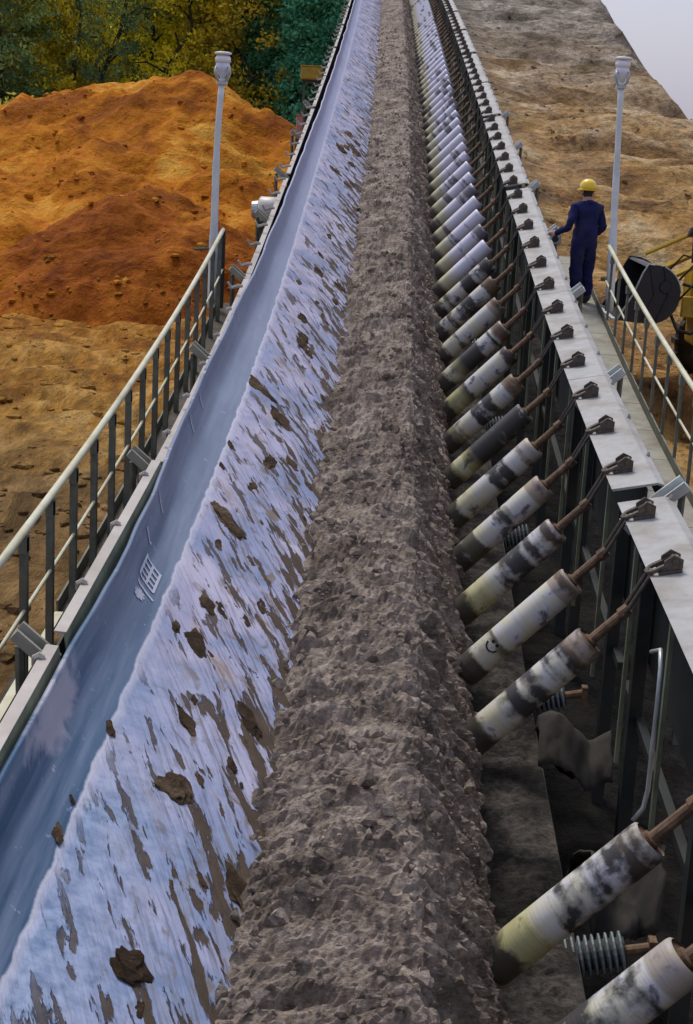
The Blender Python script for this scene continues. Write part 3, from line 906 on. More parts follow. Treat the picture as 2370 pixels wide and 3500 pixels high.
def roller_shell():
    rad = 0.123
    prof = [(0.0, rad - 0.02), (0.012, rad - 0.004), (0.03, rad)] + [(x, rad) for x in np.linspace(0.08, RL - 0.06, 14)] + [(RL - 0.03, rad), (RL - 0.01, rad - 0.004), (RL, rad - 0.018)]
    seg = 28
    e1 = Vector((0, 1, 0)); e2 = AXD.cross(e1)
    vs, uvs, fs = [], [], []
    for hgt, r in prof:
        for k in range(seg + 1):
            a = 2 * math.pi * k / seg
            vs.append(LOW + AXD * hgt + (e1 * math.cos(a) + e2 * math.sin(a)) * r)
            uvs.append((hgt, k / seg))
    n = seg + 1
    for i in range(len(prof) - 1):
        for k in range(seg):
            fs.append((i * n + k, i * n + k + 1, (i + 1) * n + k + 1, (i + 1) * n + k))
    me = bpy.data.meshes.new('roller_shell')
    me.from_pydata([tuple(v) for v in vs], [], fs)
    l = me.uv_layers.new(name='UVMap')
    for lp in me.loops: l.data[lp.index].uv = uvs[lp.vertex_index]
    me.polygons.foreach_set('use_smooth', [True] * len(me.polygons))
    me.update()
    # outward normals
    import bmesh
    bm = bmesh.new(); bm.from_mesh(me); bmesh.ops.recalc_face_normals(bm, faces=bm.faces); bm.to_mesh(me); bm.free()
    me.materials.append(M['roller'])
    return me


def mesh_only(mb, name, mat, smooth=False):
    o = mb.build(name, mat, None, smooth); me = o.data
    bpy.data.objects.remove(o)
    return me


HOOKP = Vector((1.995, 0, 0.045))
shell_me = roller_shell()
shell2_me = shell_me.copy(); shell2_me.materials.clear(); shell2_me.materials.append(M['roller_clean'])
cap_me = mesh_only(MB().lathe(UPP - AXD * 0.012, AXD, [(0, 0.107), (0.0, 0.106), (-0.03, 0.08), (-0.03, 0.05), (0.02, 0.055), (0.03, 0.035)], 20), 'end_cap', M['rust'])
capl_me = mesh_only(MB().lathe(LOW + AXD * 0.012, -AXD, [(0, 0.107), (0.0, 0.106), (-0.03, 0.08), (-0.03, 0.05), (0.02, 0.05)], 20), 'end_cap', M['iron'])
sh0, sh1 = UPP, UPP + AXD * 0.30
shaft_me = mesh_only(MB().tube([sh0, sh1], [0.036, 0.033], 10).tube([sh1 - AXD * 0.02, sh1 + AXD * 0.05], [0.050, 0.044], 8), 'shaft', M['rust'])


def link_mesh(a, b_, w, r, up):
    """a flat chain link from a to b (stadium loop)"""
    d = (b_ - a).normalized(); q = d.cross(up).normalized()
    pts = []
    L = (b_ - a).length
    for k in range(7):
        t = -math.pi / 2 + math.pi * k / 6
        pts.append(b_ - d * w + d * w * math.cos(t) + q * w * math.sin(t))
    for k in range(7):
        t = math.pi / 2 + math.pi * k / 6
        pts.append(a + d * w + d * w * math.cos(t) + q * w * math.sin(t))
    pts.append(pts[0])
    return MB().tube(pts, r, 6, caps=False)


la = sh1 + AXD * 0.0
lb = Vector((1.90, 0, -0.02))
link1_me = mesh_only(link_mesh(la, lb, 0.050, 0.016, Vector((-AXD.z, 0, AXD.x))), 'chain_link', M['iron'])
link2_me = mesh_only(link_mesh(lb - Vector((.03, 0, 0.01)), Vector((2.07, 0, 0.085)), 0.055, 0.018, Vector((0, 0, 1))), 'chain_link', M['iron'])
mb = MB()
mb.box((2.02, 0.0, 0.000), 0.16, 0.15, 0.02, Matrix.Rotation(-0.2, 3, 'Y'))
for y in (-0.06, 0.06):
    mb.quad_strip([[(1.97, y - 0.008, 0.0), (2.10, y - 0.008, 0.03), (2.10, y - 0.008, 0.09), (2.03, y - 0.008, 0.12), (1.97, y - 0.008, 0.07)],
                   [(1.97, y + 0.008, 0.0), (2.10, y + 0.008, 0.03), (2.10, y + 0.008, 0.09), (2.03, y + 0.008, 0.12), (1.97, y + 0.008, 0.07)]])
mb.tube([(2.045, -0.085, 0.075), (2.045, 0.085, 0.075)], 0.02, 8)
brk_me = mesh_only(mb, 'hook_bracket', M['iron'])

idl = {}
for n, s in zip(range(-4, 66), IDLERS):
    if n == -1: continue                                    # one set is missing from its hooks
    s_ = {-2: 7.20, -3: 6.12, -4: 5.0}.get(n, s)
    o = empty('idler_roller', PV(s_, 0, LEVEL), (incline(s_), 0, 0), absolute=False)
    tag(o, 'stained cream and grey roller hanging on a rusty shaft and chain from the grey girder', 'roller', 'exposed wing rollers')
    if n >= 12:
        tag(o, 'pale clean roller on the climbing stretch, hanging from the grey girder', 'roller', 'pale clean wing rollers')
    if n < -1:
        tag(o, 'stained roller below the gap where a roller is missing, hanging from the grey girder', 'roller', 'rollers below the gap')
    inst(shell2_me if n >= 12 else shell_me, 'shell', o); inst(shaft_me, 'shaft', o); inst(cap_me, 'end_cap', o)
    if n < 20:
        inst(capl_me, 'end_cap', o)
    if n < 48:
        inst(link1_me, 'chain_link', o, (0, 0, 0)); inst(link2_me, 'chain_link', o); inst(brk_me, 'hook_bracket', o)
    idl[n] = o
# a smile someone drew on one of them
o = idl[1]
o['label'] = 'cream roller with a smiling face drawn in black on its lower end'
del o['group']


def on_roller(h, a, r=0.1265):
    e1 = Vector((0, 1, 0)); e2 = AXD.cross(e1)
    return LOW + AXD * h + (e1 * math.cos(a) + e2 * math.sin(a)) * r


A0 = math.radians(152)
mk = MB().tube([on_roller(0.36 - 0.05 * math.cos(t), A0 + 0.42 * math.sin(t)) for t in np.linspace(-1.45, 1.45, 12)], 0.007, 5)
mk2 = [MB().lathe(on_roller(0.385, A0 + q, 0.121), on_roller(0, A0 + q, 1) - on_roller(0, A0 + q, 0), [(0, 0.016), (0.008, 0.014)], 8) for q in (-0.16, 0.2)]
for q in [mk] + mk2:
    c = q.build('drawn_mark', M['ink'], o)

# return rollers with rubber discs under the return belt
for s in (8.5, 12.25, 16.1, 19.9, 23.7):
    o = empty('return_roller', PV(s, 0.9, -5.95))
    tag(o, 'ribbed rubber disc roller sticking out from under the return belt', 'roller', 'return rollers')
    a, b_ = PV(s, -0.2, -5.80), PV(s, 1.74, -5.50 - 0.02)
    d = (b_ - a).normalized()
    a = a - Vector((0, 0, 0.14)); b_ = b_ - Vector((0, 0, 0.0))
    d = (b_ - a).normalized(); L = (b_ - a).length
    MB().tube([a, b_ + d * 0.16], 0.035, 10).build('axle', M['rust'], o)
    MB().lathe(a, d, [(0, 0.09), (L, 0.09)], 18).build('core', M['rubber'], o)
    nd = 18
    for k in range(nd):
        h = L - 0.01 - k * 0.043
        MB().lathe(a + d * (h - 0.03), d, [(0, 0.09), (0.010, 0.128), (0.022, 0.128), (0.030, 0.09)], 18).build('rubber_disc', M['ribs'], o)
    # bearing bracket to the girder's lower rail
    MB().box(b_ + d * 0.17 + Vector((0, 0, -0.02)), 0.05, 0.09, 0.16).build('bearing', M['rust'], o)

# torn rubber sheet hanging behind the missing roller and below
def rag(name, s0, s1, x0, x1, lz0, amp, seed, label):
    n, m_ = 26, 22
    S_, X_ = np.meshgrid(np.linspace(0, 1, n), np.linspace(0, 1, m_), indexing='ij')
    w = fbm(X_ * 2.2 + seed, S_ * 2.2, 0 * X_ + seed, octv=4)
    e = 0.10 * fbm(X_ * 5 + seed, 0 * S_, 0 * X_, octv=4)
    V = P(s0 + (s1 - s0) * S_ + e * np.abs(S_ - 0.4) * 2, x0 + (x1 - x0) * X_ + 0.06 * w, lz0 + amp * w + 0.10 * np.sin(X_ * 5 + seed) - 0.35 * S_ * (S_ > 0.4) * (S_ - 0.4) * 3 - (1 - S_) ** 4 * 0.3)
    o = grid_mesh(name, V, M['sheet'])
    k = o.modifiers.new('thick', 'SOLIDIFY'); k.thickness = 0.014
    return tag(o, label, 'rubber sheet')


rag('torn_rubber_sheet', 8.75, 9.75, 1.50, 2.02, -5.25, 0.16, 2.0, 'torn sheet of rubber draped below the gap where a roller is missing')
rag('torn_rubber_sheet', 10.9, 11.7, 1.40, 1.96, -5.25, 0.06, 7.0, 'torn flap of rubber lying in front of a ribbed return roller')
mb = MB().tube([PV(9.75, 1.93, -3.98), PV(9.60, 1.96, -3.90), PV(9.48, 1.95, -3.98), PV(9.45, 1.95, -4.2), PV(9.42, 1.95, -4.85), PV(9.40, 1.93, -4.98), PV(9.36, 1.86, -5.06)], 0.017, 8)
tag(mb.build('bent_rod', M['galv'], None, True), 'pale bent steel rod hooked inside the girder above the torn rubber', 'rod')

# ------------------------------------------------------------------ walkways and handrails
def walkway(name, xin, xout, lz, s0, s1, mat, label, ds=1.0, skip=()):
    o = empty(name, PV((s0 + s1) / 2, (xin + xout) / 2, lz - 0.1))
    tag(o, label, 'walkway')
    lo, hi = min(xin, xout), max(xin, xout)
    k = s0
    while k < s1 - 0.01:
        e = min(k + ds, s1)
        if not any(a <= k < b_ for a, b_ in skip):
            MB().sweep([(lo, lz - 0.03), (lo, lz), (hi, lz), (hi, lz - 0.03)], [k + 0.006, (k + e) / 2, e - 0.006]).build('deck_plate', mat, o)
        k = e
    sg = 1 if xout > xin else -1
    MB().sweep([(xout + 0.004 * sg, lz - 0.12), (xout + 0.004 * sg, lz + 0.10), (xout + 0.02 * sg, lz + 0.10), (xout + 0.02 * sg, lz - 0.12)], frange(s0, s1, 1.0)).build('toe_board', M['rail_post'], o)
    MB().sweep([(xin, lz - 0.10), (xin, lz - 0.032), (xin + 0.05 * sg, lz - 0.032), (xin + 0.05 * sg, lz - 0.10)], frange(s0, s1, 1.0)).build('edge_beam', M['rail_post'], o)
    for s in frange(s0 + 0.4, s1 - 0.4, 3.75):
        p0 = PV(s, xout - 0.06 * sg, lz - 0.1); g0 = p0.copy(); g0.z = -0.6
        MB().box((p0 + g0) / 2, 0.09, 0.09, (p0 - g0).length).build('leg', M['rail_post'], o)
    return o


WL = -4.35
walkway('walkway', -1.82, -2.34, WL, 10.7, 21.0, M['deck_dark'], 'dark dirty walkway along the beige girder, empty of people')
walkway('walkway', 2.36, 3.04, WL, 5.5, 25.0, M['deck'], 'grey-beige walkway plates along the light grey girder, where the worker stands')


def handrail(lx, lz_top, lz_mid, lz_foot, s0, s1, step, label, pw=(0.05, 0.06)):
    o = empty('handrail', PV((s0 + s1) / 2, lx, lz_foot))
    tag(o, label, 'handrail')
    ss = frange(s0, s1, 0.5)
    MB().tube([PV(s, lx, lz_top) for s in ss], 0.028, 10).build('top_rail', M['rail'], o, True)
    MB().tube([PV(s, lx + 0.008, lz_mid) for s in ss], 0.014, 8).build('mid_rail', M['rail'], o, True)
    k = s0 + 0.1
    while k < s1:
        p0 = PV(k, lx, lz_top - 0.03); p1 = PV(k, lx, lz_foot)
        p1.x, p1.y = p0.x, p0.y
        r = 0.05
        MB().box((p0 + p1) / 2, pw[0], pw[1], (p0 - p1).length).build('post', M['rail_post'], o)
        MB().box(p0 - Vector((0, 0, 0.06)), 0.05, 0.11, 0.10).build('socket', M['rail_post'], o)
        k += step
    return o


hl = handrail(-2.26, -3.23, -3.76, WL - 0.1, 8.45, 20.6, 0.78, 'cream topped handrail of the empty walkway on the sand mound side')
p0 = PV(20.66, -2.26, -3.25); p1 = p0.copy(); p1.z -= 1.05
MB().box((p0 + p1) / 2, 0.05, 0.09, (p0 - p1).length).build('end_post', M['black'], hl)
pts = [PV(8.45, -2.26, -3.23), PV(8.40, -2.32, -3.23), PV(8.38, -2.75, -3.25)]
MB().tube(pts, 0.034, 8).build('top_rail', M['rail'], hl, True)
p0 = PV(8.36, -2.31, -3.31); p1 = p0.copy(); p1.z -= 0.62
MB().box((p0 + p1) / 2, 0.05, 0.07, (p0 - p1).length).build('end_post', M['yellow'], hl)
hr = handrail(3.06, -3.36, -3.85, WL - 0.1, 6.5, 21.45, 0.8, 'cream topped handrail of the walkway in front of the worker and the loader', (0.03, 0.04))

# bare frame of the walkway where plates are missing, in the near left corner
wf = empty('bare_walkway', PV(8, -2.1, WL - 0.1))
tag(wf, 'bare cream steel walkway frame with its plates missing beside the beige girder', 'walkway')
MB().sweep([(-2.36, WL - 0.03), (-2.36, WL + 0.03), (-2.30, WL + 0.03), (-2.30, WL - 0.03)], frange(5.0, 10.66, 0.6)).build('edge_rail', M['rail'], wf)
for s in (5.6, 7.1, 8.55, 9.75, 10.62):
    MB().tube([PV(s, -2.30, WL + 0.0), PV(s + 0.25, -1.79, WL + 0.22)], 0.022, 4).build('strut', M['plate_left'], wf)
MB().sweep([(-2.62, WL - 0.42), (-1.78, WL - 0.62), (-1.78, WL - 0.60), (-2.62, WL - 0.40)], frange(3.8, 10.9, 0.8)).build('shade_sheet', M['rubber'], wf)  # added dark sheet, makes the opening under the frame look shaded
for s in (6.3, 8.0, 9.3):
    MB().tube([PV(s, -2.28, WL - 0.25), PV(s, -1.78, WL - 0.35)], 0.014, 4).build('brace', M['rail_post'], wf)
for s in (6.0, 9.0):
    p0 = PV(s, -2.33, WL - 0.03); g0 = p0.copy(); g0.z = -0.6
    MB().box((p0 + g0) / 2, 0.08, 0.08, (p0 - g0).length).build('leg', M['rail_post'], wf)

# ------------------------------------------------------------------ lamp posts
def lamp_post(base, h, lean, bend, label):
    o = empty('lamp_post', base)
    tag(o, label, 'lamp post', 'lamp posts on the walkways')
    base = Vector(base)
    f = lambda t: base + Vector((lean[0] * t + bend * max(0, t - 0.6) ** 2 * 3, lean[1] * t, h * t))
    MB().tube([f(t) for t in np.linspace(0, 1, 14)], [0.062] * 5 + [0.05] * 4 + [0.042] * 5, 12).build('pole', M['pole'], o, True)
    t0 = f(1.0)
    K = 0.68
    MB().lathe(f(0.985) - Vector((0, 0, 0.03)), (0, 0, 1), [(0, 0.045), (0, 0.075), (0.05, 0.075), (0.05, 0.045)], 12).build('collar', M['galv'], o)
    S_ = lambda pr: [(a * K, b_ * K) for a, b_ in pr]
    MB().lathe(t0, (0, 0, 1), S_([(0, 0.04), (0.06, 0.07), (0.14, 0.13), (0.22, 0.155), (0.27, 0.135), (0.30, 0.13)]), 20).build('bowl', M['lamp_blue'], o, True)
    MB().lathe(t0 + Vector((0, 0, 0.30 * K)), (0, 0, 1), S_([(0, 0.13), (0.02, 0.15), (0.09, 0.155), (0.13, 0.125), (0.14, 0.10)]), 20).build('housing', M['lamp_white'], o, True)
    MB().lathe(t0 + Vector((0, 0, 0.45 * K)), (0, 0, 1), S_([(0, 0.09), (0.012, 0.165), (0.045, 0.17), (0.06, 0.12)]), 20).build('cap', M['lamp_white'], o, True)
    for k in range(4):
        a = math.pi / 4 + k * math.pi / 2
        d = Vector((math.cos(a), math.sin(a), 0)) * K
        MB().tube([t0 + Vector((0, 0, -0.06)) + d * 0.04, t0 + d * 0.14 + Vector((0, 0, 0.0)), t0 + d * 0.195 + Vector((0, 0, 0.08)), t0 + d * 0.17 + Vector((0, 0, 0.15))], 0.014, 6).build('guard_arm', M['galv'], o, True)
    MB().tube([base + Vector((0, 0, 0.45)), base + Vector((0.16 if base.x < 0 else -0.16, 0.0, 0.45))], 0.03, 8).build('clamp', M['rail_post'], o)
    return o


lamp_post(PV(20.7, -2.415, WL), 3.06, (0.0, 0), 0.10, 'grey lamp post on the left walkway in front of the orange mound')
lamp_post(PV(21.7, 3.20, WL), 3.16, (-0.12, 0), 0.0, 'grey lamp post on the right walkway behind the worker')
mb = MB().tube([PV(20.2, -2.40, -3.40), PV(20.2, -2.60, -3.42)], 0.02, 6)
tag(mb.build('rail_bracket', M['rail_post']), 'small bracket stub sticking out of the left handrail near the lamp post', 'bracket')

# ------------------------------------------------------------------ small housings beside the belt
def housing(name, s, lx, lz, sx, sy, sz, mat, label, cat, drum=False):
    c = PV(s, lx, lz)
    o = empty(name, c - Vector((0, 0, sz / 2 + 0.3)))
    tag(o, label, cat)
    mb = MB()
    if drum:
        mb.lathe(c - Vector((sx / 2, 0, 0)), (1, 0, 0), [(0, sz * 0.30), (0.02, sz * 0.44), (0.05, sz * 0.5), (sx - 0.05, sz * 0.5), (sx - 0.02, sz * 0.44), (sx, sz * 0.3)], 20)
        mb.build('body', mat, o, True)
        MB().lathe(c - Vector((sx / 2 + 0.10, 0, 0)), (1, 0, 0), [(0, sz * 0.30), (0.10, sz * 0.34)], 16).build('fan_cover', M['galv'], o)
    else:
        mb.box(c, sx, sy, sz); mb.build('body', mat, o, bevel=0.03)
        MB().box(c + Vector((0, 0, sz / 2 + 0.015)), sx * 1.08, sy * 1.08, 0.03).build('lid', mat, o)
        MB().box(c + Vector((0, -sy / 2 - 0.006, 0)), sx * 0.8, 0.012, sz * 0.75).build('door', mat, o)
    MB().box(c - Vector((0, 0, sz / 2 + 0.03)), sx * 0.9, sy * 0.8, 0.10).build('base', M['black'], o)
    for dx in (-0.35, 0.35):
        p = c + Vector((dx * sx, 0, -sz / 2 - 0.05)); q = p.copy(); q.z = float(ramp_z(p.y)) - 1.2
        MB().box((p + q) / 2, 0.07, 0.07, (p - q).length).build('leg', M['rail_post'], o)
    return o


housing('motor_housing', 25.6, -2.02, -3.98, 0.40, 0.4, 0.44, M['white'], 'white drum shaped motor standing outside the beige girder past the end of the handrail', 'motor', True)
housing('equipment_box', 45.0, -2.35, -4.10, 0.62, 0.5, 0.36, M['yellow'], 'yellow steel equipment box beyond the mound beside the climbing belt', 'box')
housing('equipment_box', 34.6, -2.08, -3.96, 0.16, 0.25, 0.42, M['red'], 'small faded red box on legs beside the climbing belt', 'box')
c = PV(19.9, -1.98, WL + 0.14)
o = empty('conduit_box', c - Vector((0, 0, 0.14)))
tag(o, 'small pale conduit box lying on the end of the left walkway', 'box')
MB().lathe(c - Vector((0.0, 0.14, 0)), (0.3, 1, 0.2), [(0, 0.07), (0.02, 0.11), (0.24, 0.11), (0.26, 0.07)], 12).build('body', M['white'], o, True)
MB().box(c - Vector((0, 0, 0.11)), 0.16, 0.26, 0.06).build('foot', M['black'], o)

# ------------------------------------------------------------------ the worker
M['cloth'] = worn('coverall_blue', (0.006, 0.009, 0.050), (0.016, 0.020, 0.095), 5.0, 0.9, 0, (0.05, 0.045, 0.05), 0.45, 0.6, 0.2)
M['skin'] = worn('skin', (0.36, 0.20, 0.14), (0.42, 0.25, 0.18), 20.0, 0.55, 0, (0.3, 0.15, 0.1), 0.2, 0.1)
M['hair'] = worn('hair', (0.012, 0.009, 0.007), (0.02, 0.015, 0.012), 40.0, 0.7, 0, (0.01, 0.01, 0.01), 0.2, 0.4)
M['boot'] = worn('boot_leather', (0.02, 0.017, 0.014), (0.04, 0.032, 0.025), 12.0, 0.6, 0, (0.12, 0.09, 0.06), 0.6, 0.3)
M['helmet'] = worn('helmet_yellow', (0.82, 0.56, 0.015), (0.86, 0.60, 0.03), 5.0, 0.18, 0, (0.6, 0.4, 0.05), 0.2, 0.02, 0.8)


def person(base, yaw):
    verts, edges, rad = [], [], []

    def add(p, r, prev=None):
        verts.append(p); rad.append(r if isinstance(r, tuple) else (r, r))
        if prev is not None: edges.append((prev, len(verts) - 1))
        return len(verts) - 1

    pel = add((0, 0, 0.96), (0.185, 0.145))
    wa = add((0, 0.01, 1.12), (0.185, 0.135), pel)
    ch = add((0, 0.0, 1.28), (0.20, 0.135), wa)
    sh = add((0, 0.0, 1.40), (0.15, 0.10), ch)
    ne = add((0.0, 0.01, 1.485), (0.056, 0.056), sh)
    hd = add((0, 0.03, 1.56), (0.075, 0.085), ne)
    h2 = add((0, 0.035, 1.64), (0.082, 0.098), hd)
    h3 = add((0, 0.03, 1.70), (0.07, 0.085), h2)
    hands = []

    def arm(side, elbow, wrist, palm, fdir, spread):
        a = add((0.20 * side, 0.0, 1.375), 0.078, sh)
        e0 = tuple((Vector(verts[a]) + Vector(elbow)) / 2)
        m_ = add(e0, 0.070, a)
        e = add(elbow, 0.060, m_)
        f0 = tuple((Vector(elbow) * 0.45 + Vector(wrist) * 0.55))
        f = add(f0, 0.054, e)
        w = add(wrist, (0.034, 0.03), f)
        p_ = add(palm, (0.040, 0.022), w)
        hands.append((Vector(wrist), Vector(palm)))
        fd = Vector(fdir).normalized(); sp = Vector(spread).normalized()
        dn = fd.cross(sp).normalized()
        for k, ln in enumerate((0.072, 0.082, 0.078, 0.060)):
            b_ = Vector(palm) + sp * (0.027 - 0.018 * k) + fd * 0.03
            q = add(tuple(b_), 0.010, p_)
            q = add(tuple(b_ + fd * ln * 0.5), 0.0095, q)
            q = add(tuple(b_ + fd * ln * 0.85 + dn * ln * 0.35), 0.0085, q)
        t_ = Vector(palm) * 0.6 + Vector(wrist) * 0.4 + sp * 0.035
        q = add(tuple(t_), 0.012, p_)
        add(tuple(t_ + sp * 0.03 + fd * 0.045), 0.010, q)

    arm(-1, (-0.30, -0.02, 1.10), (-0.36, 0.20, 1.00), (-0.37, 0.28, 1.00), (-0.2, 1, -0.25), (1, 0, 0.1))
    arm(1, (0.27, -0.03, 1.10), (0.22, 0.15, 0.95), (0.20, 0.22, 0.92), (-0.3, 1, -0.4), (-1, 0, 0.1))
    for sd_ in (-1, 1):
        hp = add((0.095 * sd_, 0, 0.86), (0.115, 0.115), pel)
        th = add((0.105 * sd_, 0.01, 0.68), (0.108, 0.112), hp)
        kn = add((0.11 * sd_, 0.02 + 0.02 * sd_, 0.49), (0.094, 0.098), th)
        ca_ = add((0.115 * sd_, 0.0 + 0.03 * sd_, 0.30), (0.092, 0.096), kn)
        an = add((0.12 * sd_, -0.01 + 0.04 * sd_, 0.11), (0.086, 0.088), ca_)
        hl_ = add((0.12 * sd_, -0.03 + 0.04 * sd_, 0.052), (0.048, 0.05), an)
        to = add((0.13 * sd_, 0.10 + 0.04 * sd_, 0.045), (0.047, 0.042), hl_)
        add((0.135 * sd_, 0.19 + 0.04 * sd_, 0.036), (0.038, 0.03), to)
    me = bpy.data.meshes.new('body_cage')
    me.from_pydata(verts, edges, [])
    tmp = bpy.data.objects.new('body_cage', me); col.objects.link(tmp)
    tmp.modifiers.new('skin', 'SKIN')
    lay = me.skin_vertices[0].data
    for i, r in enumerate(rad):
        lay[i].radius = r
    lay[0].use_root = True
    sb = tmp.modifiers.new('sub', 'SUBSURF'); sb.levels = 2; sb.render_levels = 2
    dg = bpy.context.evaluated_depsgraph_get()
    dg.update()
    bm_ = bpy.data.meshes.new_from_object(tmp.evaluated_get(dg))
    bpy.data.objects.remove(tmp)
    bm_.name = 'body'
    bm_.materials.clear()
    for k in ('cloth', 'skin', 'hair', 'boot'): bm_.materials.append(M[k])
    # folds in the cloth
    for v in bm_.vertices:
        p = v.co
        if 0.12 < p.z < 1.42:
            v.co += v.normal * 0.020 * mn.fractal((p.x * 7, p.y * 7, p.z * 13 + 4 * abs(p.x)), 0.7, 2.0, 4)
    for p in bm_.polygons:
        c = p.center
        k = 0
        if c.z < 0.115: k = 3
        elif c.z > 1.475:
            k = 2 if (c.y < 0.05 and c.z > 1.53) or c.z > 1.66 else 1
        else:
            for w, pm in hands:
                d = (pm - w).normalized()
                if (c - w).dot(d) > 0.0 and (c - pm).length < 0.16: k = 1
        p.material_index = k
        p.use_smooth = True
    o = empty('person', base, (0, 0, yaw), absolute=False)
    tag(o, 'worker in dark blue coveralls and a yellow helmet, back turned, hand on a box', 'person')
    inst(bm_, 'body', o)
    inst(mesh_only(MB().lathe((0, 0.03, 1.625), (0.02, 0.03, 1), [(0.0, 0.112), (0.012, 0.122), (0.05, 0.122), (0.09, 0.112), (0.125, 0.088), (0.148, 0.05), (0.156, 0.012)], 24)
                   .lathe((0, 0.055, 1.617), (0.02, 0.0, 1), [(0.0, 0.128), (0.008, 0.142), (0.016, 0.128)], 24), 'helmet', M['helmet'], True), 'helmet', o)
    inst(mesh_only(MB().lathe((0, 0.0, 1.425), (0, 0.1, 1), [(0.0, 0.092), (0.02, 0.098), (0.055, 0.076), (0.058, 0.062)], 16), 'collar', M['cloth'], True), 'collar', o)
    # face: nose, ears, eyes, mouth
    inst(mesh_only(MB().tube([(0, 0.125, 1.63), (0, 0.142, 1.59), (0, 0.122, 1.578)], [0.010, 0.016, 0.012], 8), 'nose', M['skin'], True), 'nose', o)
    for s_ in (-1, 1):
        inst(mesh_only(MB().lathe((0.084 * s_, 0.03, 1.60), (s_, -0.2, 0), [(0, 0.026), (0.01, 0.030), (0.02, 0.018)], 10), 'ear', M['skin'], True), 'ear', o)
        inst(mesh_only(MB().lathe((0.032 * s_, 0.112, 1.618), (0, 1, 0), [(0, 0.012), (0.008, 0.009), (0.012, 0.003)], 8), 'eye', M['ink'], True), 'eye', o)
    inst(mesh_only(MB().tube([(-0.024, 0.112, 1.545), (0, 0.122, 1.543), (0.024, 0.112, 1.545)], 0.006, 6), 'mouth', M['red'], True), 'mouth', o)
    return o


pb = PV(22.0, 2.80, WL + 0.002)
person(pb, math.radians(26)).scale = (1.0, 1.0, 1.0)
c = pb + Vector((-0.40, 0.28, 0.90))
o = empty('control_box', (c.x, c.y, pb.z - 0.02))
tag(o, 'grey switch box on a post under the worker\'s hand', 'switch box')
MB().box(c, 0.17, 0.15, 0.16).build('body', M['galv'], o, bevel=0.02)
MB().lathe(c + Vector((0, -0.075, 0.0)), (0, -1, 0), [(0, 0.05), (0.02, 0.045), (0.02, 0.03)], 12).build('dial', M['black'], o)
MB().box((c.x, c.y, (pb.z - 0.02 + c.z - 0.08) / 2), 0.07, 0.07, c.z - 0.08 - pb.z + 0.02).build('post', M['post'], o)

# ------------------------------------------------------------------ wheel loader working beside the walkway
gz = float(ramp_z(26.0)) - 0.10
L0 = Vector((5.72, 26.0, gz))
ld_ = empty('wheel_loader', L0)
tag(ld_, 'yellow wheel loader with a raised black bucket beside the handrail', 'loader')
# bucket: curved shell, side plates, lip, ribs
arc = [(-1.50 + 0.42 * math.cos(t), 1.62 + 0.44 * math.sin(t)) for t in np.linspace(-math.pi * 0.5, math.pi * 0.48, 14)]
prof = [(-2.00, 1.20), (-1.75, 1.18)] + arc + [(-1.58, 2.08)]
mb = MB()
ring = lambda y: [tuple(L0 + Vector((x, y, z))) for x, z in prof] + [tuple(L0 + Vector((x - 0.035, y, z + 0.03 * (1 if z < 1.7 else -1)))) for x, z in prof[::-1]]
mb.quad_strip([ring(-0.95), ring(1.05)])
mb.build('bucket', M['black'], ld_)
q = [(-2.03, 1.185), (-1.75, 1.16)] + [(-1.50 + 0.45 * math.cos(t), 1.62 + 0.47 * math.sin(t)) for t in np.linspace(-math.pi * 0.5, math.pi * 0.5, 16)] + [(-1.60, 2.10), (-1.68, 1.95), (-1.80, 1.62)]
for y in (-0.972, 1.072):
    MB().quad_strip([[tuple(L0 + Vector((x, y - 0.02, z))) for x, z in q], [tuple(L0 + Vector((x, y + 0.02, z))) for x, z in q]]).build('side_plate', M['black'], ld_)
MB().box(L0 + Vector((-2.04, 0.05, 1.19)), 0.14, 2.06, 0.035).build('cutting_edge', M['galv'], ld_)
for y in (-0.6, 0.05, 0.7):
    MB().tube([L0 + Vector((-1.25, y, 1.28)), L0 + Vector((-1.05, y, 1.6)), L0 + Vector((-1.08, y, 1.95))], 0.03, 6).build('rib', M['black'], ld_)
MB().tube([L0 + Vector((x, -1.005, z)) for x, z in q[-4:] + [q[0]]], 0.014, 6).build('edge_trim', M['galv'], ld_)
MB().tube([L0 + Vector((-1.50 + 0.46 * math.cos(t), -1.0, 1.62 + 0.48 * math.sin(t))) for t in np.linspace(0.1, 1.5, 8)], 0.012, 6).build('edge_trim', M['galv'], ld_)
MB().lathe(L0 + Vector((-1.30, -1.03, 1.75)), (0, 1, 0), [(0, 0.03), (0.0, 0.09), (0.04, 0.10)], 14).build('pivot_boss', M['black'], ld_)
for y in (-0.62, 0.72):
    MB().tube([L0 + Vector((-1.15, y, 1.9)), L0 + Vector((-0.55, y, 2.22)), L0 + Vector((0.4, y, 2.62)), L0 + Vector((1.3, y, 2.35))], [0.055, 0.06, 0.075, 0.07], 4).build('lift_arm', M['yellow'], ld_)
MB().tube([L0 + Vector((-1.40, 0.72, 2.16)), L0 + Vector((-0.70, 0.62, 2.52))], 0.04, 6).build('tilt_link', M['yellow'], ld_)
MB().tube([L0 + Vector((-0.74, 0.4, 2.58)), L0 + Vector((-0.58, 0.4, 2.52)), L0 + Vector((-0.60, 0.4, 2.0))], [0.10, 0.10, 0.06], 8).build('bell_crank', M['black'], ld_)
MB().tube([L0 + Vector((-0.55, 0.4, 2.48)), L0 + Vector((0.5, 0.4, 2.72))], 0.045, 8).build('hydraulic_cylinder', M['galv'], ld_)
MB().tube([L0 + Vector((-0.75, -0.66, 1.35)), L0 + Vector((-0.2, -0.66, 1.75)), L0 + Vector((0.5, -0.66, 2.1))], 0.05, 8).build('hydraulic_cylinder', M['galv'], ld_)
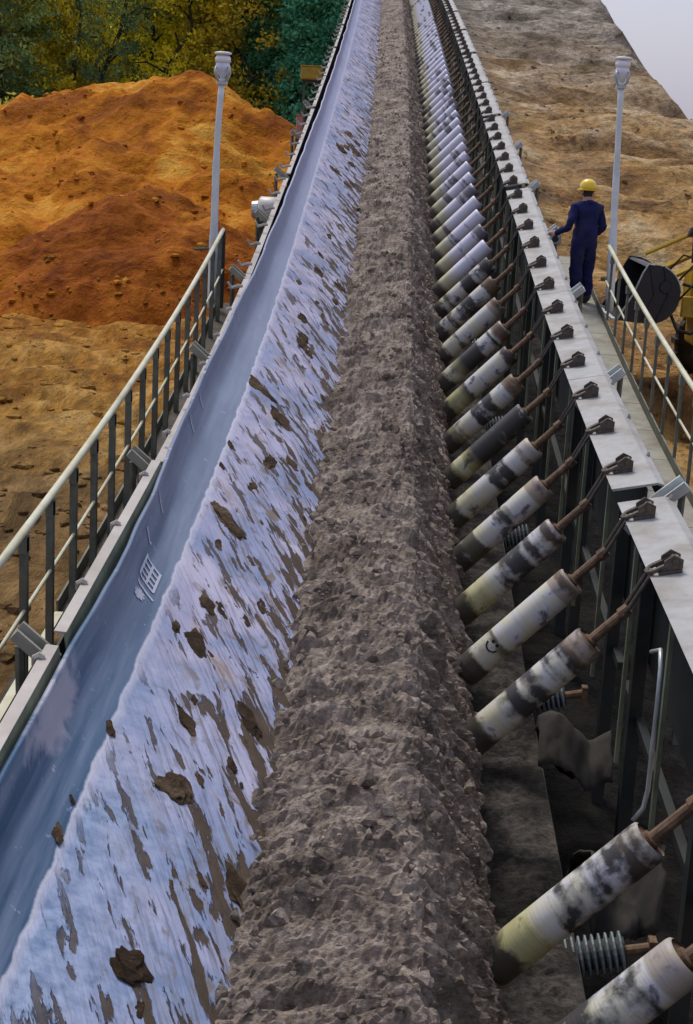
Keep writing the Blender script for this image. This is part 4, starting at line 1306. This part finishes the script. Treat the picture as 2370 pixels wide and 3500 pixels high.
pts = [L0 + Vector((-1.15, -0.9, 1.30)), L0 + Vector((-1.05, -0.95, 1.08)), L0 + Vector((-0.82, -0.95, 1.02)), L0 + Vector((-0.66, -0.93, 1.15)), L0 + Vector((-0.62, -0.9, 1.5)), L0 + Vector((-0.75, -0.85, 1.75)), L0 + Vector((-1.0, -0.8, 1.8))]
MB().tube(pts, 0.028, 8).build('hose', M['rubber'], ld_, True)
for y_, z_ in ((-0.75, 1.95), (-0.80, 1.62), (0.2, 2.05)):
    MB().tube([L0 + Vector((-1.05, y_, z_ - 0.1)), L0 + Vector((-0.85, y_ - 0.06, z_ + 0.16)), L0 + Vector((-0.62, y_ - 0.02, z_ + 0.10)), L0 + Vector((-0.45, y_, z_ - 0.2))], 0.02, 6).build('hose', M['rubber'], ld_, True)
for x_ in (-1.62, -1.40):
    MB().tube([L0 + Vector((x_, -1.0, 1.20)), L0 + Vector((x_ + 0.16, -1.0, 1.62)), L0 + Vector((x_ + 0.05, -1.0, 2.08))], 0.02, 5).build('rib', M['black'], ld_)
MB().box(L0 + Vector((-0.80, -0.62, 1.42)), 0.30, 0.10, 0.34).build('bracket_plate', M['yellow'], ld_, bevel=0.02)
MB().box(L0 + Vector((-0.55, 0.05, 1.62)), 0.42, 0.7, 0.85).build('arm_tower', M['yellow'], ld_, bevel=0.04)
MB().box(L0 + Vector((-0.62, -0.40, 1.55)), 0.16, 0.14, 0.6).build('valve_block', M['black'], ld_, bevel=0.02)
MB().box(L0 + Vector((0.3, 0.05, 1.10)), 1.9, 0.8, 0.7).build('front_frame', M['yellow'], ld_, bevel=0.05)
MB().box(L0 + Vector((2.9, 0.05, 1.55)), 2.4, 1.5, 1.0).build('engine_hood', M['yellow'], ld_, bevel=0.08)
MB().box(L0 + Vector((1.55, 0.05, 2.2)), 1.2, 1.4, 1.5).build('cab', M['black'], ld_, bevel=0.06)
MB().box(L0 + Vector((1.55, 0.05, 3.0)), 1.35, 1.55, 0.10).build('cab_roof', M['yellow'], ld_, bevel=0.03)
for wx in (0.0, 2.7):
    for y in (-0.95, 1.05):
        w = MB().lathe(L0 + Vector((wx, y - 0.22, 0.68)), (0, 1, 0), [(0, 0.40), (0.0, 0.58), (0.06, 0.67), (0.38, 0.67), (0.44, 0.58), (0.44, 0.40)], 26).build('wheel', M['rubber'], ld_)
        for k in range(18):
            a = 2 * math.pi * k / 18
            mb = MB().box(Vector((wx, y, 0.68)) + Vector((math.cos(a) * 0.68, 0, math.sin(a) * 0.68)), 0.07, 0.42, 0.10, Matrix.Rotation(-a, 3, 'Y'))
            mb.build('tread_lug', M['rubber'], w)
        hb = MB().lathe(Vector((wx, y - 0.20, 0.68)), (0, 1, 0), [(0, 0.10), (0.02, 0.39), (0.36, 0.39), (0.38, 0.10)], 18).build('rim', M['yellow'], w)
        for ch_ in w.children:
            ch_.location = (0, 0, 0)

# ------------------------------------------------------------------ trees
def leaf_mat(name, c0, c1, c2):
    t = NT(name)
    r = t.n('Attribute', attribute_name='rnd').outputs['Fac']
    rn = t.n('ObjectInfo').outputs['Random']
    cc = t.ramp(r, [(0.0, c0), (0.5, c1), (1.0, c2)])
    hs = t.n('HueSaturation', i_Hue=t.math('ADD', 0.48, t.math('MULTIPLY', rn, 0.04)), i_Value=t.math('ADD', 1.0, t.math('MULTIPLY', rn, 0.7)), i_Color=cc).outputs[0]
    t.done(hs, 0.75, None, 0, 0.15)
    tr = t.n('BsdfTranslucent', i_Color=hs)
    mx = t.n('MixShader', i_Fac=0.4)
    t.t.links.new(t.b.outputs[0], mx.inputs[1]); t.t.links.new(tr.outputs[0], mx.inputs[2])
    t.t.links.new(mx.outputs[0], t.out.inputs[0])
    return t.m


M['leaf_yellow'] = leaf_mat('leaf_yellow', (0.189, 0.182, 0.022), (0.580, 0.476, 0.033), (0.850, 0.728, 0.066))
M['leaf_teal'] = leaf_mat('leaf_teal', (0.046, 0.186, 0.111), (0.115, 0.348, 0.200), (0.216, 0.534, 0.294))
M['leaf_dark'] = leaf_mat('leaf_dark', (0.065, 0.123, 0.068), (0.150, 0.252, 0.104), (0.378, 0.474, 0.140))
M['leaf_olive'] = leaf_mat('leaf_olive', (0.164, 0.183, 0.045), (0.402, 0.393, 0.083), (0.806, 0.684, 0.111))
M['bark'] = worn('bark', (0.03, 0.025, 0.022), (0.07, 0.06, 0.05), 5.0, 0.9, 0, (0.03, 0.035, 0.02), 0.5, 0.8)


def tree_meshes(kind, seed, h, cw, cbase, nclump, nleaf, lsize, shape, mat):
    r = random.Random(seed)
    mb = MB()
    tp = [Vector((0.25 * r.uniform(-1, 1) * k, 0.25 * r.uniform(-1, 1) * k, h * 0.93 * k / 7)) for k in range(8)]
    mb.tube(tp, [0.30 - 0.036 * k for k in range(8)], 8)
    ends = []
    for k in range(15):
        t_ = cbase * 0.75 + (0.95 - cbase * 0.75) * k / 15
        i = min(int(t_ * 7), 6)
        p = tp[i].lerp(tp[i + 1], t_ * 7 - i)
        a = r.uniform(0, 6.28)
        wdt = cw * shape(max(0, (t_ - cbase) / (1 - cbase))) * r.uniform(0.6, 1.0)
        q = p + Vector((math.cos(a) * wdt, math.sin(a) * wdt, wdt * r.uniform(0.1, 0.6)))
        mid = p.lerp(q, 0.5) + Vector((0, 0, 0.15 * wdt))
        mb.tube([p, mid, q], [0.09, 0.06, 0.025], 5)
        ends.append(q); ends.append(mid)
    trunk = mesh_only(mb, 'trunk', M['bark'], True)
    vs, fs, rn = [], [], []
    for k in range(nclump):
        if k < len(ends) and r.random() < 0.9:
            c = ends[k]
        else:
            t_ = r.random() ** 0.8
            zz = h * (cbase + (1 - cbase) * t_)
            a = r.uniform(0, 6.28); d = cw * shape(t_) * math.sqrt(r.uniform(0.15, 1))
            c = Vector((math.cos(a) * d, math.sin(a) * d, zz))
        cr_ = r.uniform(0.5, 1.15)
        shade = r.uniform(0, 1)
        for _ in range(nleaf):
            p = c + Vector((r.gauss(0, .5), r.gauss(0, .5), r.gauss(0, .38))) * cr_
            n_ = Vector((r.gauss(0, 1), r.gauss(0, 1), r.gauss(0.5, 1))).normalized()
            u_ = n_.orthogonal().normalized(); u_.rotate(Matrix.Rotation(r.uniform(0, 6.28), 3, n_))
            w_ = n_.cross(u_)
            sz = lsize * r.uniform(0.6, 1.3)
            b_ = len(vs)
            vs += [tuple(p - u_ * sz), tuple(p + w_ * sz * 0.5), tuple(p + u_ * sz), tuple(p - w_ * sz * 0.5)]
            fs.append((b_, b_ + 1, b_ + 2, b_ + 3)); rn.append(min(1, max(0, 0.55 * shade + 0.45 * r.random())))
    me = bpy.data.meshes.new('crown')
    me.from_pydata(vs, [], fs)
    at = me.attributes.new('rnd', 'FLOAT', 'FACE'); at.data.foreach_set('value', rn)
    me.materials.append(mat)
    return trunk, me


rnd_shape = lambda t: math.sqrt(max(0.02, 1 - (2 * t - 0.9) ** 2 * 0.85))
con_shape = lambda t: max(0.08, 1 - t) ** 0.8
PT = {
    'yellow': [tree_meshes('yellow', 1, 19, 3.4, 0.26, 149, 57, 0.17, rnd_shape, M['leaf_yellow']), tree_meshes('yellow', 2, 17, 3.0, 0.20, 138, 57, 0.17, rnd_shape, M['leaf_yellow'])],
    'teal': [tree_meshes('teal', 3, 21, 3.8, 0.08, 218, 68, 0.18, rnd_shape, M['leaf_teal']), tree_meshes('teal', 4, 20, 3.4, 0.06, 206, 68, 0.18, con_shape, M['leaf_teal'])],
    'dark': [tree_meshes('dark', 5, 23, 3.4, 0.30, 161, 61, 0.17, rnd_shape, M['leaf_dark']), tree_meshes('dark', 6, 24, 3.6, 0.10, 229, 68, 0.18, rnd_shape, M['leaf_dark'])],
    'olive': [tree_meshes('olive', 7, 18, 3.2, 0.22, 149, 57, 0.17, rnd_shape, M['leaf_olive'])],
}
LABT = {'yellow': ('tree with yellow autumn leaves behind the orange mound', 'yellow trees'), 'teal': ('dense blue-green tree behind the right end of the mound', 'blue-green trees'),
        'dark': ('tall dark green tree in the wood behind the mound', 'dark trees'), 'olive': ('thin olive-brown tree in the wood behind the mound', 'olive trees')}


def plant_tree(kind, x, y, sc=1.0):
    tr, cr_ = random.choice(PT[kind])
    o = empty('tree', (x, y, 1.0), (0, 0, random.uniform(0, 6.28)), absolute=False)
    o.scale = (sc, sc, sc * random.uniform(0.92, 1.1))
    tag(o, LABT[kind][0], 'tree', LABT[kind][1])
    inst(tr, 'trunk', o); inst(cr_, 'crown', o)


for x, y, k, s in [(-31, 103, 'dark', .95), (-28.0, 106, 'olive', 1), (-25.6, 103, 'dark', 1), (-23.8, 107, 'olive', .9), (-21.2, 104, 'yellow', .95), (-18.8, 103, 'dark', .9), (-17.2, 107, 'yellow', 1), (-14.4, 104, 'yellow', .95),
                   (-12.0, 106, 'olive', .95), (-10.8, 103.5, 'yellow', 1), (-8.8, 105, 'teal', .9), (-6.4, 103.5, 'teal', .95), (-4.0, 105, 'teal', 1.0), (-1.6, 108, 'teal', 1.0)]:
    plant_tree(k, x, y, s)
for row, (yy, kinds) in enumerate(((113, ('dark', 'olive', 'yellow', 'yellow', 'yellow')), (121, ('dark', 'yellow', 'yellow', 'olive')), (130, ('dark', 'dark', 'dark', 'teal')), (139, ('dark', 'dark', 'teal', 'dark')))):
    x = -42.0 + row
    while x < 2:
        f = (x + 36) / 36
        k = random.choice(kinds)
        if f > 0.76: k = 'teal'
        elif 0.42 < f < 0.74 and row < 3 and random.random() < 0.35: k = 'yellow'
        elif f < 0.35: k = random.choice(('dark', 'dark', 'olive'))
        plant_tree(k, x + random.uniform(-.8, .8), yy + random.uniform(-2, 2), random.uniform(0.95, 1.15))
        x += 3.4


def bush_mesh(seed, mat):
    r = random.Random(seed)
    vs, fs, rn = [], [], []
    for k in range(60):
        a = r.uniform(0, 6.28); d = 1.5 * math.sqrt(r.random()); z = r.uniform(0.1, 1.0) * (2.2 - 0.7 * d)
        c = Vector((math.cos(a) * d, math.sin(a) * d, z)); shade = r.random()
        for _ in range(24):
            p = c + Vector((r.gauss(0, .3), r.gauss(0, .3), r.gauss(0, .25)))
            n_ = Vector((r.gauss(0, 1), r.gauss(0, 1), r.gauss(0.5, 1))).normalized(); u_ = n_.orthogonal().normalized(); u_.rotate(Matrix.Rotation(r.uniform(0, 6.28), 3, n_)); w_ = n_.cross(u_)
            sz = r.uniform(0.10, 0.2); b_ = len(vs)
            vs += [tuple(p - u_ * sz), tuple(p + w_ * sz * 0.5), tuple(p + u_ * sz), tuple(p - w_ * sz * 0.5)]
            fs.append((b_, b_ + 1, b_ + 2, b_ + 3)); rn.append(min(1, 0.5 * shade + 0.5 * r.random()))
    me = bpy.data.meshes.new('foliage'); me.from_pydata(vs, [], fs)
    at = me.attributes.new('rnd', 'FLOAT', 'FACE'); at.data.foreach_set('value', rn)
    me.materials.append(mat)
    mb = MB()
    for k in range(7):
        a = r.uniform(0, 6.28)
        mb.tube([(0, 0, -0.3), (0.4 * math.cos(a), 0.4 * math.sin(a), 0.8), (0.9 * math.cos(a), 0.9 * math.sin(a), 1.5)], [0.04, 0.03, 0.012], 5)
    return mesh_only(mb, 'stem', M['bark']), me


BU = [bush_mesh(21, M['leaf_teal']), bush_mesh(22, M['leaf_olive']), bush_mesh(23, M['leaf_dark'])]
for x, y, z, k, s in [(-27.5, 92, 4.2, 0, 1.2), (-24.5, 91, 5.0, 0, 1.3), (-22.2, 92, 6.0, 1, 1.1), (-29, 90, 3.2, 2, 1.3), (-8.0, 95, 4.2, 0, 1.4), (-6.0, 94, 3.6, 0, 1.5), (-4.2, 93, 3.6, 0, 1.5), (-3.0, 96, 3.8, 2, 1.6), (-16.5, 95, 5.0, 2, 1.5), (-13.0, 96, 6.2, 2, 1.5), (-19.5, 94, 5.6, 1, 1.4)]:
    st_, fo_ = BU[k]
    o = empty('bush', (x, y, z), (0, 0, random.uniform(0, 6.28)), absolute=False)
    o.scale = (s, s, s)
    tag(o, ['leafy blue-green bush at the rim of the mound', 'thin olive bush at the rim of the mound', 'dark bush at the rim of the mound'][k], 'bush', ['green bushes', 'olive bushes', 'dark bushes'][k])
    inst(st_, 'stem', o); inst(fo_, 'foliage', o)
for o in ABS:
    if '_abs' in o: del o['_abs']
